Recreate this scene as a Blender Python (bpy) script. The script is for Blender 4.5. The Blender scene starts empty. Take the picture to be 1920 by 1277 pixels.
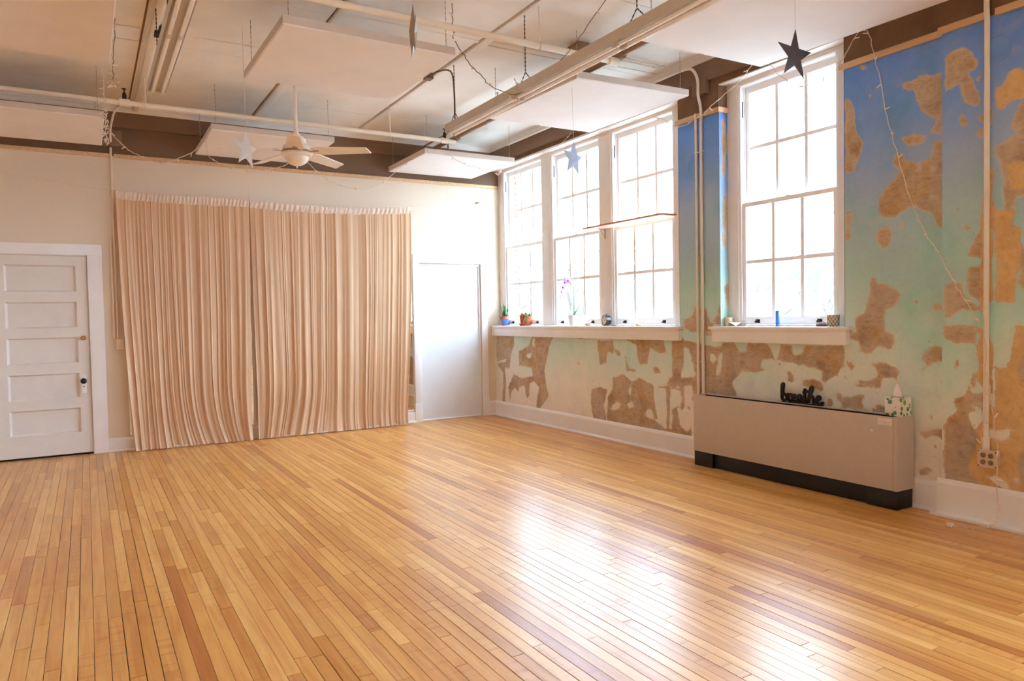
import bpy, bmesh, math, random
import numpy as np
from mathutils import Vector, Matrix, noise as mnoise
random.seed(7)
np.random.seed(7)
S = bpy.context.scene
COL = S.collection
PI = math.pi

# ------------------------------------------------------------------ camera, sky, exposure
CAMP = (-4.837581, -8.724200, 1.35)
YAW, PITCH, ROLL, FPX = 0.53020889, -0.03340001, -0.01931190, 1360.35687
W_, H_ = 1920, 1277
_f = Vector((math.sin(YAW)*math.cos(PITCH), math.cos(YAW)*math.cos(PITCH), math.sin(PITCH)))
_r = Vector((math.cos(YAW), -math.sin(YAW), 0))
_u = _r.cross(_f)
_c, _s = math.cos(ROLL), math.sin(ROLL)
RGT, UPV = _c*_r + _s*_u, -_s*_r + _c*_u
cam_data = bpy.data.cameras.new('camera')
cam_data.sensor_width = 36
cam_data.lens = FPX*36/W_
cam_data.clip_start = 0.05
cam_data.clip_end = 400
cam = bpy.data.objects.new('camera', cam_data)
M = Matrix((RGT, UPV, -_f)).transposed().to_4x4()
M.translation = Vector(CAMP)
cam.matrix_world = M
COL.objects.link(cam)
S.camera = cam

world = bpy.data.worlds.new('overcast_sky')
S.world = world
world.use_nodes = True
bg = world.node_tree.nodes['Background']
bg.inputs[0].default_value = (0.67, 0.90, 1.17, 1)
bg.inputs[1].default_value = SKY_STRENGTH = 15.0
S.view_settings.view_transform = 'Standard'
S.view_settings.look = 'None'
S.view_settings.gamma = 1
S.view_settings.use_curve_mapping = False
S.view_settings.exposure = EXPOSURE = 0.56
S.cycles.max_bounces = 16
S.cycles.diffuse_bounces = 10
S.cycles.glossy_bounces = 6
S.cycles.transparent_max_bounces = 24
S.cycles.transmission_bounces = 8
S.cycles.use_denoising = True
S.cycles.sample_clamp_indirect = 12


OPEN = [(-3.62, 0.0, 1.20, 3.345), (-5.345, -4.123, 1.20, 3.345)]       # openings in the window wall (y0,y1,z0,z1)
FILL_OPEN = [(-8.95, -7.73, 1.20, 3.345), (-13.3, -9.55, 1.20, 3.345)]   # unseen bays added for fill light, beside and behind the camera


def px(u, v, axis, val):
    """point of the plane axis=val seen at photograph position (u, v)"""
    d = RGT*((u-W_/2)/FPX) - UPV*((v-H_/2)/FPX) + _f
    o = Vector(CAMP)
    return o + d*((val-o[axis])/d[axis])


# ------------------------------------------------------------------ helpers
def lin(c):
    return tuple(((x/255)/12.92 if x/255 <= 0.04045 else ((x/255+0.055)/1.055)**2.4) for x in c) + (1,)


class NT:
    """small node-tree writer"""
    def __init__(s, name):
        s.m = bpy.data.materials.new(name); s.m.use_nodes = True
        s.t = s.m.node_tree; s.n = s.t.nodes; s.l = s.t.links
        s.b = s.n['Principled BSDF']; s.out = s.n['Material Output']

    def add(s, typ, **kw):
        n = s.n.new(typ)
        for k, v in kw.items(): setattr(n, k, v)
        return n

    def set(s, n, **kw):
        for k, v in kw.items():
            k = k.replace('_', ' ')
            i = n.inputs[k]
            if isinstance(v, bpy.types.NodeSocket): s.l.new(v, i)
            else: i.default_value = v
        return n

    def coord(s, kind='Object', scale=(1, 1, 1), loc=None):
        tc = s.add('ShaderNodeTexCoord'); mp = s.add('ShaderNodeMapping')
        s.l.new(tc.outputs[kind], mp.inputs[0]); mp.inputs['Scale'].default_value = scale
        if loc is not None: s.l.new(loc, mp.inputs['Location'])
        return mp.outputs[0]

    def noise(s, vec, scale=5, detail=4, rough=0.55, dist=0):
        n = s.add('ShaderNodeTexNoise'); s.l.new(vec, n.inputs['Vector'])
        n.inputs['Scale'].default_value = scale; n.inputs['Detail'].default_value = detail
        n.inputs['Roughness'].default_value = rough; n.inputs['Distortion'].default_value = dist
        return n.outputs['Fac']

    def ramp(s, fac, stops, interp='LINEAR'):
        r = s.add('ShaderNodeValToRGB'); s.l.new(fac, r.inputs[0]); cr = r.color_ramp; cr.interpolation = interp
        while len(cr.elements) < len(stops): cr.elements.new(0.5)
        for e, (p, c) in zip(cr.elements, stops): e.position = p; e.color = c
        return r.outputs[0]

    def math(s, op, a, b=None, c=None, clamp=False):
        n = s.add('ShaderNodeMath', operation=op, use_clamp=clamp)
        for i, x in enumerate((a, b, c)):
            if x is None: continue
            if isinstance(x, bpy.types.NodeSocket): s.l.new(x, n.inputs[i])
            else: n.inputs[i].default_value = x
        return n.outputs[0]

    def mix(s, fac, a, b, blend='MIX'):
        n = s.add('ShaderNodeMix', data_type='RGBA', blend_type=blend)
        for i, x in ((0, fac), (6, a), (7, b)):
            if isinstance(x, bpy.types.NodeSocket): s.l.new(x, n.inputs[i])
            else: n.inputs[i].default_value = x
        return n.outputs[2]

    def maprange(s, v, a, b, c=0, d=1, smooth=True):
        n = s.add('ShaderNodeMapRange', interpolation_type='SMOOTHSTEP' if smooth else 'LINEAR')
        s.l.new(v, n.inputs[0])
        for i, x in enumerate((a, b, c, d)): n.inputs[i+1].default_value = x
        return n.outputs[0]

    def bump(s, h, strength=0.3, dist=0.01):
        n = s.add('ShaderNodeBump'); s.l.new(h, n.inputs['Height'])
        n.inputs['Strength'].default_value = strength; n.inputs['Distance'].default_value = dist
        s.l.new(n.outputs[0], s.b.inputs['Normal'])

    def col(s, c, rough=0.5, **kw):
        if isinstance(c, bpy.types.NodeSocket): s.l.new(c, s.b.inputs['Base Color'])
        else: s.b.inputs['Base Color'].default_value = c
        s.b.inputs['Roughness'].default_value = rough
        s.set(s.b, **kw)
        return s.m


def plain(name, rgb, rough=0.5, var=0.10, scale=6, bump=0.0, bscale=60, **kw):
    """paint / metal / cloth with a little procedural unevenness"""
    t = NT(name); v = t.coord('Object')
    n = t.noise(v, scale, 5)
    c = lin(rgb); d = tuple(x*(1-var) for x in c[:3]) + (1,); e = tuple(min(1, x*(1+var*0.6)) for x in c[:3]) + (1,)
    m = t.col(t.ramp(n, [(0.3, d), (0.7, e)]), rough, **kw)
    if bump: t.bump(t.noise(v, bscale, 3), bump, 0.004)
    return m


class MB:
    """collects shapes; build() links them as one mesh object"""
    def __init__(s): s.v = []; s.f = []; s.sm = []

    def add(s, vs, fs, smooth=False):
        o = len(s.v); s.v += [tuple(v) for v in vs]
        s.f += [tuple(i+o for i in f) for f in fs]; s.sm += [smooth]*len(fs)
        return s

    def box(s, a, b, bev=0.0):
        (x0, y0, z0), (x1, y1, z1) = a, b
        x0, x1 = min(x0, x1), max(x0, x1); y0, y1 = min(y0, y1), max(y0, y1); z0, z1 = min(z0, z1), max(z0, z1)
        if bev <= 0:
            vs = [(x, y, z) for z in (z0, z1) for y in (y0, y1) for x in (x0, x1)]
            return s.add(vs, [(0, 2, 3, 1), (4, 5, 7, 6), (0, 1, 5, 4), (2, 6, 7, 3), (0, 4, 6, 2), (1, 3, 7, 5)])
        bm = bmesh.new(); bmesh.ops.create_cube(bm, size=1)
        for v in bm.verts: v.co = Vector(((x0+x1)/2+v.co.x*(x1-x0), (y0+y1)/2+v.co.y*(y1-y0), (z0+z1)/2+v.co.z*(z1-z0)))
        bev = min(bev, 0.45*min(x1-x0, y1-y0, z1-z0))
        bmesh.ops.bevel(bm, geom=bm.edges[:], offset=bev, segments=2, affect='EDGES', profile=0.6)
        return s.bm(bm, True)

    def bm(s, bm, smooth=False):
        bm.verts.index_update()
        s.add([v.co[:] for v in bm.verts], [[v.index for v in f.verts] for f in bm.faces], smooth)
        bm.free(); return s

    def tube(s, pts, r, n=8, cap=True, squash=None):
        pts = [Vector(p) for p in pts]; m = len(pts)
        rs = list(r) if hasattr(r, '__len__') else [r]*m
        t0 = (pts[1]-pts[0]).normalized()
        up = Vector((0, 0, 1)) if abs(t0.z) < 0.9 else Vector((1, 0, 0))
        side = t0.cross(up).normalized(); vs = []; fs = []
        for i, p in enumerate(pts):
            t = (pts[min(i+1, m-1)]-pts[max(i-1, 0)])
            t = t.normalized() if t.length > 1e-9 else t0
            side = (side - t*side.dot(t)); side = side.normalized() if side.length > 1e-6 else t.orthogonal().normalized()
            b = t.cross(side)
            for k in range(n):
                a = 2*PI*k/n
                vs.append(p + rs[i]*(math.cos(a)*side + math.sin(a)*b*(squash or 1)))
        for i in range(m-1):
            for k in range(n):
                fs.append((i*n+k, i*n+(k+1) % n, (i+1)*n+(k+1) % n, (i+1)*n+k))
        if cap: fs += [tuple(range(n-1, -1, -1)), tuple((m-1)*n+k for k in range(n))]
        return s.add(vs, fs, True)

    def lathe(s, prof, c=(0, 0, 0), n=20, M=None, cap=True):
        vs = []; fs = []; m = len(prof)
        for (r, z) in prof:
            for k in range(n):
                a = 2*PI*k/n; p = Vector((r*math.cos(a), r*math.sin(a), z))
                if M is not None: p = M @ p
                vs.append(p + Vector(c))
        for i in range(m-1):
            for k in range(n):
                fs.append((i*n+k, i*n+(k+1) % n, (i+1)*n+(k+1) % n, (i+1)*n+k))
        if cap: fs += [tuple(range(n-1, -1, -1)), tuple((m-1)*n+k for k in range(n))]
        return s.add(vs, fs, True)

    def prism(s, poly, d):
        """polygon (list of 3D points) extruded by vector d"""
        n = len(poly); d = Vector(d); a = [Vector(p) for p in poly]; b = [p+d for p in a]
        return s.add(a+b, [tuple(range(n-1, -1, -1)), tuple(range(n, 2*n))] + [(i, (i+1) % n, n+(i+1) % n, n+i) for i in range(n)])

    def build(s, name, mat, parent=None, loc=None):
        me = bpy.data.meshes.new(name)
        me.from_pydata(s.v, [], s.f)
        me.polygons.foreach_set('use_smooth', s.sm)
        me.validate(); me.update()
        bm = bmesh.new(); bm.from_mesh(me); bmesh.ops.recalc_face_normals(bm, faces=bm.faces[:]); bm.to_mesh(me); bm.free()
        if any(s.sm):
            me.set_sharp_from_angle(angle=math.radians(40))
        o = bpy.data.objects.new(name, me)
        if mat is not None: me.materials.append(mat)
        COL.objects.link(o)
        if parent is not None: o.parent = parent
        if loc is not None: o.location = loc
        return o


def tag(o, label, cat, group=None, kind=None):
    o['label'] = label; o['category'] = cat
    if group: o['group'] = group
    if kind: o['kind'] = kind
    return o


def struct(o, label=None, cat=None):
    o['kind'] = 'structure'
    if label: o['label'] = label
    if cat: o['category'] = cat
    return o


def empty(name, loc, label=None, cat=None, group=None, rz=0):
    o = bpy.data.objects.new(name, None); o.location = loc; o.rotation_euler = (0, 0, rz)
    o.empty_display_size = 0.1
    COL.objects.link(o)
    if label: tag(o, label, cat, group)
    return o


def plink(name, me, parent, loc=(0, 0, 0), rot=(0, 0, 0), scale=(1, 1, 1)):
    o = bpy.data.objects.new(name, me); COL.objects.link(o); o.parent = parent
    o.location = loc; o.rotation_euler = rot; o.scale = scale
    return o


def smooth_path(pts, k=4):
    """Catmull-Rom through the points"""
    P = [Vector(p) for p in pts]; P = [P[0]*2-P[1]] + P + [P[-1]*2-P[-2]]; out = []
    for i in range(1, len(P)-2):
        for j in range(k):
            t = j/k; a, b, c, d = P[i-1:i+3]
            out.append(0.5*((2*b)+(c-a)*t+(2*a-5*b+4*c-d)*t*t+(3*b-a-3*c+d)*t**3))
    out.append(P[-2]); return out


def chain_mb(mb, a, b, r=0.0045, pitch=0.03):
    """hanging chain: alternating fat links and thin joints"""
    a, b = Vector(a), Vector(b); n = max(3, int((b-a).length/pitch)); pts = []; rs = []
    for i in range(n):
        for t, q in ((0.08, 0.5), (0.5, 1.0), (0.92, 0.5)):
            pts.append(a+(b-a)*((i+t)/n)); rs.append(r*q)
    mb.tube(pts, rs, 5); return mb


# ------------------------------------------------------------------ materials
def wood_floor():
    t = NT('maple_floor')
    at = t.add('ShaderNodeAttribute', attribute_name='rnd')
    sep = t.add('ShaderNodeSeparateColor'); t.l.new(at.outputs['Color'], sep.inputs[0])
    r1, r2, r3 = sep.outputs
    off = t.add('ShaderNodeCombineXYZ')
    t.l.new(t.math('MULTIPLY', r2, 37.0), off.inputs[0]); t.l.new(t.math('MULTIPLY', r3, 53.0), off.inputs[1])
    v = t.coord('Object', (26, 1.6, 1), off.outputs[0]); v2 = t.coord('Object', (9, 2.2, 1), off.outputs[0])
    v3 = t.coord('Object', (2.5, 26, 1), off.outputs[0]); v4 = t.coord('Object', (70, 2.2, 1), off.outputs[0])
    g = t.noise(v, 1.0, 6, 0.6, 0.6); h = t.noise(v2, 1.0, 3, 0.5, 1.2)
    fl = t.noise(v3, 1.0, 2, 0.5, 0.3); fine = t.noise(v4, 1.0, 3, 0.6)
    base = t.ramp(r1, [(0.0, lin((208, 146, 72))), (0.25, lin((222, 162, 86))), (0.55, lin((231, 174, 96))), (0.86, lin((240, 190, 114))), (1.0, lin((190, 120, 56)))])
    c = t.mix(t.maprange(g, 0.35, 0.75, 0, 0.5), base, t.mix(1.0, base, lin((205, 140, 84)), 'MULTIPLY'))
    c = t.mix(t.maprange(h, 0.55, 0.85, 0, 0.35), c, t.mix(1.0, c, lin((214, 150, 96)), 'MULTIPLY'))
    flm = t.math('MULTIPLY', t.maprange(fl, 0.5, 0.75, 0, 0.35), t.maprange(r2, 0.55, 0.8))
    c = t.mix(flm, c, t.mix(1.0, c, lin((190, 126, 76)), 'MULTIPLY'))
    c = t.mix(t.maprange(fine, 0.58, 0.8, 0, 0.22), c, t.mix(1.0, c, lin((190, 130, 90)), 'MULTIPLY'))
    # dark mineral flecks and a few knots
    vk = t.coord('Object', (11, 3.0, 1)); vo = t.add('ShaderNodeTexVoronoi'); t.l.new(vk, vo.inputs['Vector']); vo.inputs['Scale'].default_value = 0.55
    kn = t.math('MULTIPLY', t.maprange(vo.outputs['Distance'], 0.015, 0.06, 1, 0), t.maprange(r3, 0.80, 0.84))
    c = t.mix(t.math('MULTIPLY', kn, 0.55), c, lin((112, 58, 26)))
    m = t.col(c, 0.30)
    t.b.inputs['Specular IOR Level'].default_value = 0.30
    t.b.inputs['Coat Weight'].default_value = 0.19; t.b.inputs['Coat Roughness'].default_value = 0.28
    hh = t.math('ADD', t.math('MULTIPLY', t.noise(t.coord('Object', (14, 3, 1)), 1.0, 3), 1.0), t.math('MULTIPLY', fine, 0.25))
    bn = t.add('ShaderNodeBump'); t.l.new(hh, bn.inputs['Height']); bn.inputs['Strength'].default_value = 0.10; bn.inputs['Distance'].default_value = 0.004
    t.l.new(bn.outputs[0], t.b.inputs['Normal']); t.l.new(bn.outputs[0], t.b.inputs['Coat Normal'])
    return m


def mural():
    t = NT('peeling_mural')
    v = t.coord('Object')
    geo = t.add('ShaderNodeNewGeometry'); sp = t.add('ShaderNodeSeparateXYZ'); t.l.new(geo.outputs['Position'], sp.inputs[0])
    z = sp.outputs[2]; y = sp.outputs[1]
    big = t.noise(v, 1.1, 3, 0.5, 0.5); mid = t.noise(v, 5, 5, 0.6); fin = t.noise(v, 34, 6, 0.65); edge = t.noise(v, 13, 6, 0.62)
    zz = t.math('ADD', z, t.math('MULTIPLY', t.math('SUBTRACT', big, 0.5), 0.9))
    zf = t.maprange(zz, 0.0, 3.2, 0, 1, False)
    paint = t.ramp(zf, [(0.03, lin((244, 232, 218))), (0.16, lin((240, 234, 220))), (0.27, lin((226, 234, 220))), (0.38, lin((204, 230, 220))),
                        (0.50, lin((180, 218, 208))), (0.60, lin((174, 204, 212))), (0.70, lin((166, 188, 220))), (0.82, lin((130, 168, 230))), (0.97, lin((110, 156, 236)))])
    paint = t.mix(t.maprange(mid, 0.4, 0.75, 0, 0.3), paint, t.mix(0.5, paint, lin((186, 190, 196))))
    paint = t.mix(t.maprange(fin, 0.45, 0.8, 0, 0.22), paint, t.mix(1.0, paint, lin((196, 200, 206)), 'MULTIPLY'))
    tq = t.noise(t.coord('Object', (1, 1, 0.6)), 2.3, 5, 0.6, 1.0)
    paint = t.mix(t.math('MULTIPLY', t.maprange(tq, 0.45, 0.7, 0, 0.55), t.maprange(zz, 0.5, 1.2)), paint, t.mix(1.0, paint, lin((206, 246, 232)), 'MULTIPLY'))
    paint = t.mix(t.maprange(t.noise(v, 3.1, 4, 0.6, 1.5), 0.55, 0.75, 0, 0.4), paint, t.mix(0.6, paint, lin((196, 188, 196))))
    # a lighter, beige band low down on the wall beyond the heater
    plas = t.ramp(mid, [(0.25, lin((164, 142, 122))), (0.42, lin((190, 168, 144))), (0.6, lin((206, 186, 162))), (0.8, lin((152, 136, 122)))])
    plas = t.mix(t.maprange(t.noise(t.coord('Object', (1, 0.7, 1.6)), 26, 6, 0.7, 0.8), 0.42, 0.72, 0, 0.5), plas, t.mix(1.0, plas, lin((188, 178, 168)), 'MULTIPLY'))
    plas = t.mix(t.maprange(t.noise(v, 3.7, 4, 0.6, 0.8), 0.45, 0.65, 0, 0.65), plas, t.mix(1.0, plas, lin((255, 232, 186)), 'MULTIPLY'))
    och = t.ramp(mid, [(0.3, lin((212, 172, 118))), (0.55, lin((226, 190, 136))), (0.8, lin((200, 166, 126)))])
    och = t.mix(t.maprange(fin, 0.45, 0.75, 0, 0.4), och, t.mix(1.0, och, lin((200, 186, 170)), 'MULTIPLY'))
    ap = t.add('ShaderNodeAttribute', attribute_name='plaster'); ao = t.add('ShaderNodeAttribute', attribute_name='ochre')
    wob = t.math('MULTIPLY_ADD', t.math('SUBTRACT', edge, 0.5), 0.055, t.math('MULTIPLY', t.math('SUBTRACT', fin, 0.5), 0.016))
    sd = t.math('ADD', ap.outputs['Fac'], wob)
    pm = t.maprange(sd, -0.002, 0.003)
    om = t.maprange(t.math('ADD', ao.outputs['Fac'], t.math('MULTIPLY', wob, 1.4)), -0.012, 0.014)
    # scattered small chips
    chip = t.maprange(t.noise(v, 19, 3, 0.4), 0.735, 0.75)
    pm = t.math('MAXIMUM', pm, t.math('MULTIPLY', chip, 0.9))
    rim = t.math('MULTIPLY', t.maprange(sd, -0.012, 0.0), t.maprange(sd, 0.02, 0.002))
    c = t.mix(pm, paint, t.mix(om, plas, och))
    c = t.mix(t.math('MULTIPLY', rim, 0.35), c, lin((226, 200, 168)))
    # brown paint above the picture rail
    brown = t.mix(t.maprange(mid, 0.3, 0.7), lin((118, 90, 70)), lin((132, 102, 80)))
    c = t.mix(t.maprange(z, 3.112, 3.114), c, brown)
    m = t.col(c, 0.85)
    t.b.inputs['Specular IOR Level'].default_value = 0.25
    hgt = t.math('ADD', t.math('MULTIPLY', pm, -1.0), t.math('MULTIPLY', t.math('MULTIPLY', fin, pm), 0.7))
    hgt = t.math('ADD', hgt, t.math('MULTIPLY', fin, 0.12))
    t.bump(hgt, 0.5, 0.006)
    return m


def two_tone(name, lower, upper, zsplit=3.112):
    t = NT(name); v = t.coord('Object')
    geo = t.add('ShaderNodeNewGeometry'); sp = t.add('ShaderNodeSeparateXYZ'); t.l.new(geo.outputs['Position'], sp.inputs[0])
    n = t.noise(v, 3, 5)
    lo = t.mix(n, lin(lower), lin(tuple(x*0.96 for x in lower))); up = t.mix(n, lin(upper), lin(tuple(x*0.9 for x in upper)))
    m = t.col(t.mix(t.maprange(sp.outputs[2], zsplit-0.001, zsplit+0.001), lo, up), 0.6)
    t.bump(t.noise(v, 70, 3), 0.06, 0.003)
    return m


def curtain_mat(name, rgb, trans):
    t = NT(name); v = t.coord('Object', (160, 160, 160)); n = t.noise(v, 3, 2)
    c = t.mix(n, lin(rgb), lin(tuple(x*0.93 for x in rgb)))
    t.col(c, 0.55)
    t.b.inputs['Sheen Weight'].default_value = 0.35
    t.b.inputs['Specular IOR Level'].default_value = 0.3
    tr = t.add('ShaderNodeBsdfTranslucent'); t.l.new(c, tr.inputs[0])
    mx = t.add('ShaderNodeMixShader'); mx.inputs[0].default_value = trans
    t.l.new(t.b.outputs[0], mx.inputs[1]); t.l.new(tr.outputs[0], mx.inputs[2]); t.l.new(mx.outputs[0], t.out.inputs[0])
    return t.m


def glass_mat():
    t = NT('window_glass')
    tr = t.add('ShaderNodeBsdfTransparent'); gl = t.add('ShaderNodeBsdfGlossy'); gl.inputs['Roughness'].default_value = 0.02
    tr.inputs[0].default_value = (0.985, 0.99, 0.99, 1)
    lw = t.add('ShaderNodeLayerWeight'); lw.inputs[0].default_value = 0.5
    fr = t.math('MULTIPLY_ADD', t.math('POWER', lw.outputs['Facing'], 4.0), 0.5, 0.025)
    mx = t.add('ShaderNodeMixShader'); t.l.new(fr, mx.inputs[0])
    t.l.new(tr.outputs[0], mx.inputs[1]); t.l.new(gl.outputs[0], mx.inputs[2]); t.l.new(mx.outputs[0], t.out.inputs[0])
    return t.m


def wood(name, a, b, rough=0.5, axis=1, sc=30):
    t = NT(name); s = [sc, sc, sc]; s[axis] = sc*0.06
    n = t.noise(t.coord('Object', tuple(s)), 1.0, 5, 0.6, 0.4)
    m = t.col(t.ramp(n, [(0.3, lin(a)), (0.7, lin(b))]), rough)
    t.bump(n, 0.08, 0.002)
    return m


MAT = dict(
    floor=wood_floor(), mural=mural(), glass=glass_mat(),
    wall_back=two_tone('cream_and_brown_wall', (232, 216, 194), (122, 92, 68)),
    wall_plain=plain('cream_wall', (238, 222, 200), 0.6, 0.05, 3),
    white=plain('white_paint', (242, 240, 238), 0.35, 0.04, 4, 0.05, 40),
    doorboard=plain('cool_white_board', (227, 230, 232), 0.45, 0.03, 4),
    door=plain('door_paint', (228, 222, 214), 0.32, 0.04, 5, 0.05, 30),
    casing=plain('casing_paint', (236, 228, 220), 0.4, 0.05, 5),
    sash=plain('sash_paint', (250, 248, 246), 0.4, 0.04, 8),
    brown=plain('brown_wall_paint', (130, 100, 78), 0.6, 0.08, 4),
    ceiling=plain('ceiling_paint', (242, 236, 226), 0.75, 0.07, 2.5, 0.25, 160),
    gap=plain('ceiling_gap', (150, 108, 70), 0.8, 0.15, 5),
    crown=plain('crown_paint', (242, 238, 232), 0.5, 0.04, 4),
    rail=wood('picture_rail_wood', (206, 164, 116), (228, 190, 144), 0.5, 1, 30),
    pipe=plain('pipe_paint', (238, 228, 212), 0.45, 0.05, 10),
    tanpipe=plain('tan_pipe_paint', (150, 118, 92), 0.45, 0.08, 8),
    fabric=plain('panel_fabric', (240, 234, 230), 0.85, 0.04, 3, 0.2, 260),
    shadedside=plain('shaded_panel_side', (214, 202, 192), 0.85, 0.05, 6, 0.2, 260),  # shade painted in: panel sides toned darker than the bottom cloth
    metal=plain('galvanized_metal', (184, 166, 146), 0.4, 0.2, 30, Metallic=0.3),
    darkmetal=plain('dark_metal', (62, 52, 44), 0.5, 0.2, 30, Metallic=0.5),
    brass=plain('brass', (190, 150, 80), 0.3, 0.15, 30, Metallic=0.9),
    black=plain('black_enamel', (22, 22, 24), 0.35, 0.15, 10),
    blackknob=plain('black_knob', (34, 24, 22), 0.2, 0.2, 20),
    tube=plain('fluorescent_tube', (253, 250, 246), 0.2, 0.02, 4),
    fixture=plain('fixture_enamel', (206, 196, 184), 0.4, 0.06, 8),
    cable=plain('light_string_cable', (230, 212, 194), 0.6, 0.1, 20),
    darkcable=plain('brown_cable', (128, 96, 74), 0.6, 0.1, 20),
    bulb=plain('mini_bulb', (240, 226, 212), 0.2, 0.05, 20),
    fan=plain('fan_enamel', (242, 232, 218), 0.4, 0.05, 8),
    fanbrass=plain('fan_band', (170, 150, 124), 0.35, 0.1, 20, Metallic=0.5),
    fanglass=plain('frosted_glass_bowl', (246, 234, 220), 0.3, 0.03, 6),
    curtain=curtain_mat('sheer_tan_curtain', (236, 196, 156), 0.26),
    band=curtain_mat('curtain_header', (250, 232, 212), 0.25),
    heater=plain('heater_enamel', (202, 186, 170), 0.38, 0.03, 20, 0.04, 300),
    heaterdark=plain('heater_plinth', (17, 15, 16), 0.5, 0.2, 10),
    heatergrille=plain('heater_grille', (70, 64, 58), 0.5, 0.1, 20),
    shelf=wood('shelf_top_wood', (190, 120, 66), (214, 150, 92), 0.45, 1, 30),
    shelfunder=plain('shelf_underside', (236, 210, 186), 0.5, 0.05, 6),
    terracotta=plain('terracotta', (196, 98, 62), 0.8, 0.15, 20),
    bluepot=plain('blue_glaze', (66, 116, 186), 0.35, 0.1, 20),
    whitepot=plain('white_ceramic', (222, 216, 214), 0.25, 0.03, 20),
    soil=plain('potting_soil', (70, 50, 38), 0.9, 0.3, 40),
    leaf=plain('leaf_green', (56, 104, 52), 0.4, 0.2, 20),
    paleleaf=plain('pale_leaf', (104, 146, 78), 0.45, 0.2, 25),
    petal=curtain_mat('orchid_petal', (240, 212, 246), 0.62),
    petalcore=plain('orchid_lip', (120, 30, 110), 0.5, 0.1, 30),
    clockface=plain('clock_face', (226, 206, 180), 0.5, 0.05, 20),
    bluewax=plain('blue_wax', (70, 130, 214), 0.45, 0.05, 10, Subsurface_Weight=0.2),
    shell=plain('sea_shell', (240, 220, 196), 0.5, 0.15, 50),
    orangeshell=plain('orange_shell', (240, 196, 150), 0.5, 0.1, 40),
    rock=plain('brown_rock', (120, 88, 70), 0.8, 0.4, 60, 0.5, 60),
    votive=plain('mercury_glass', (226, 212, 180), 0.25, 0.2, 40, Metallic=0.3),
    whitecloth=plain('tissue_paper', (250, 244, 240), 0.8, 0.03, 20),
    note=plain('note_paper', (236, 224, 214), 0.7, 0.03, 10),
    ink=plain('note_ink', (120, 116, 130), 0.7, 0.1, 10),
    outlet=plain('outlet_plate', (214, 190, 166), 0.45, 0.06, 20),
    outlethole=plain('outlet_face', (150, 122, 86), 0.5, 0.1, 20),
    starwhite=curtain_mat('white_star_paper', (250, 252, 255), 0.35),
    starblue=curtain_mat('pale_blue_star', (222, 234, 250), 0.45),
    stardark=plain('dark_foil_star', (120, 106, 104), 0.22, 0.08, 8, Metallic=0.85),
    stargrey=plain('grey_star', (170, 156, 140), 0.35, 0.08, 8, Metallic=0.4),
    brick=plain('brick_red', (150, 84, 66), 0.9, 0.25, 30, 0.4, 80),
    mortar=plain('pale_mortar', (214, 206, 200), 0.9, 0.1, 30),
    bark=plain('bare_bark', (98, 88, 78), 0.9, 0.2, 10),
    hill=plain('winter_hillside', (58, 54, 50), 0.95, 0.3, 0.6),
    yard=plain('winter_yard', (150, 146, 138), 0.95, 0.2, 0.6),
    mirror=None,
)
_t = NT('mirror_silver'); MAT['mirror'] = _t.col((0.86, 0.88, 0.87, 1), 0.02, Metallic=1.0)
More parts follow.
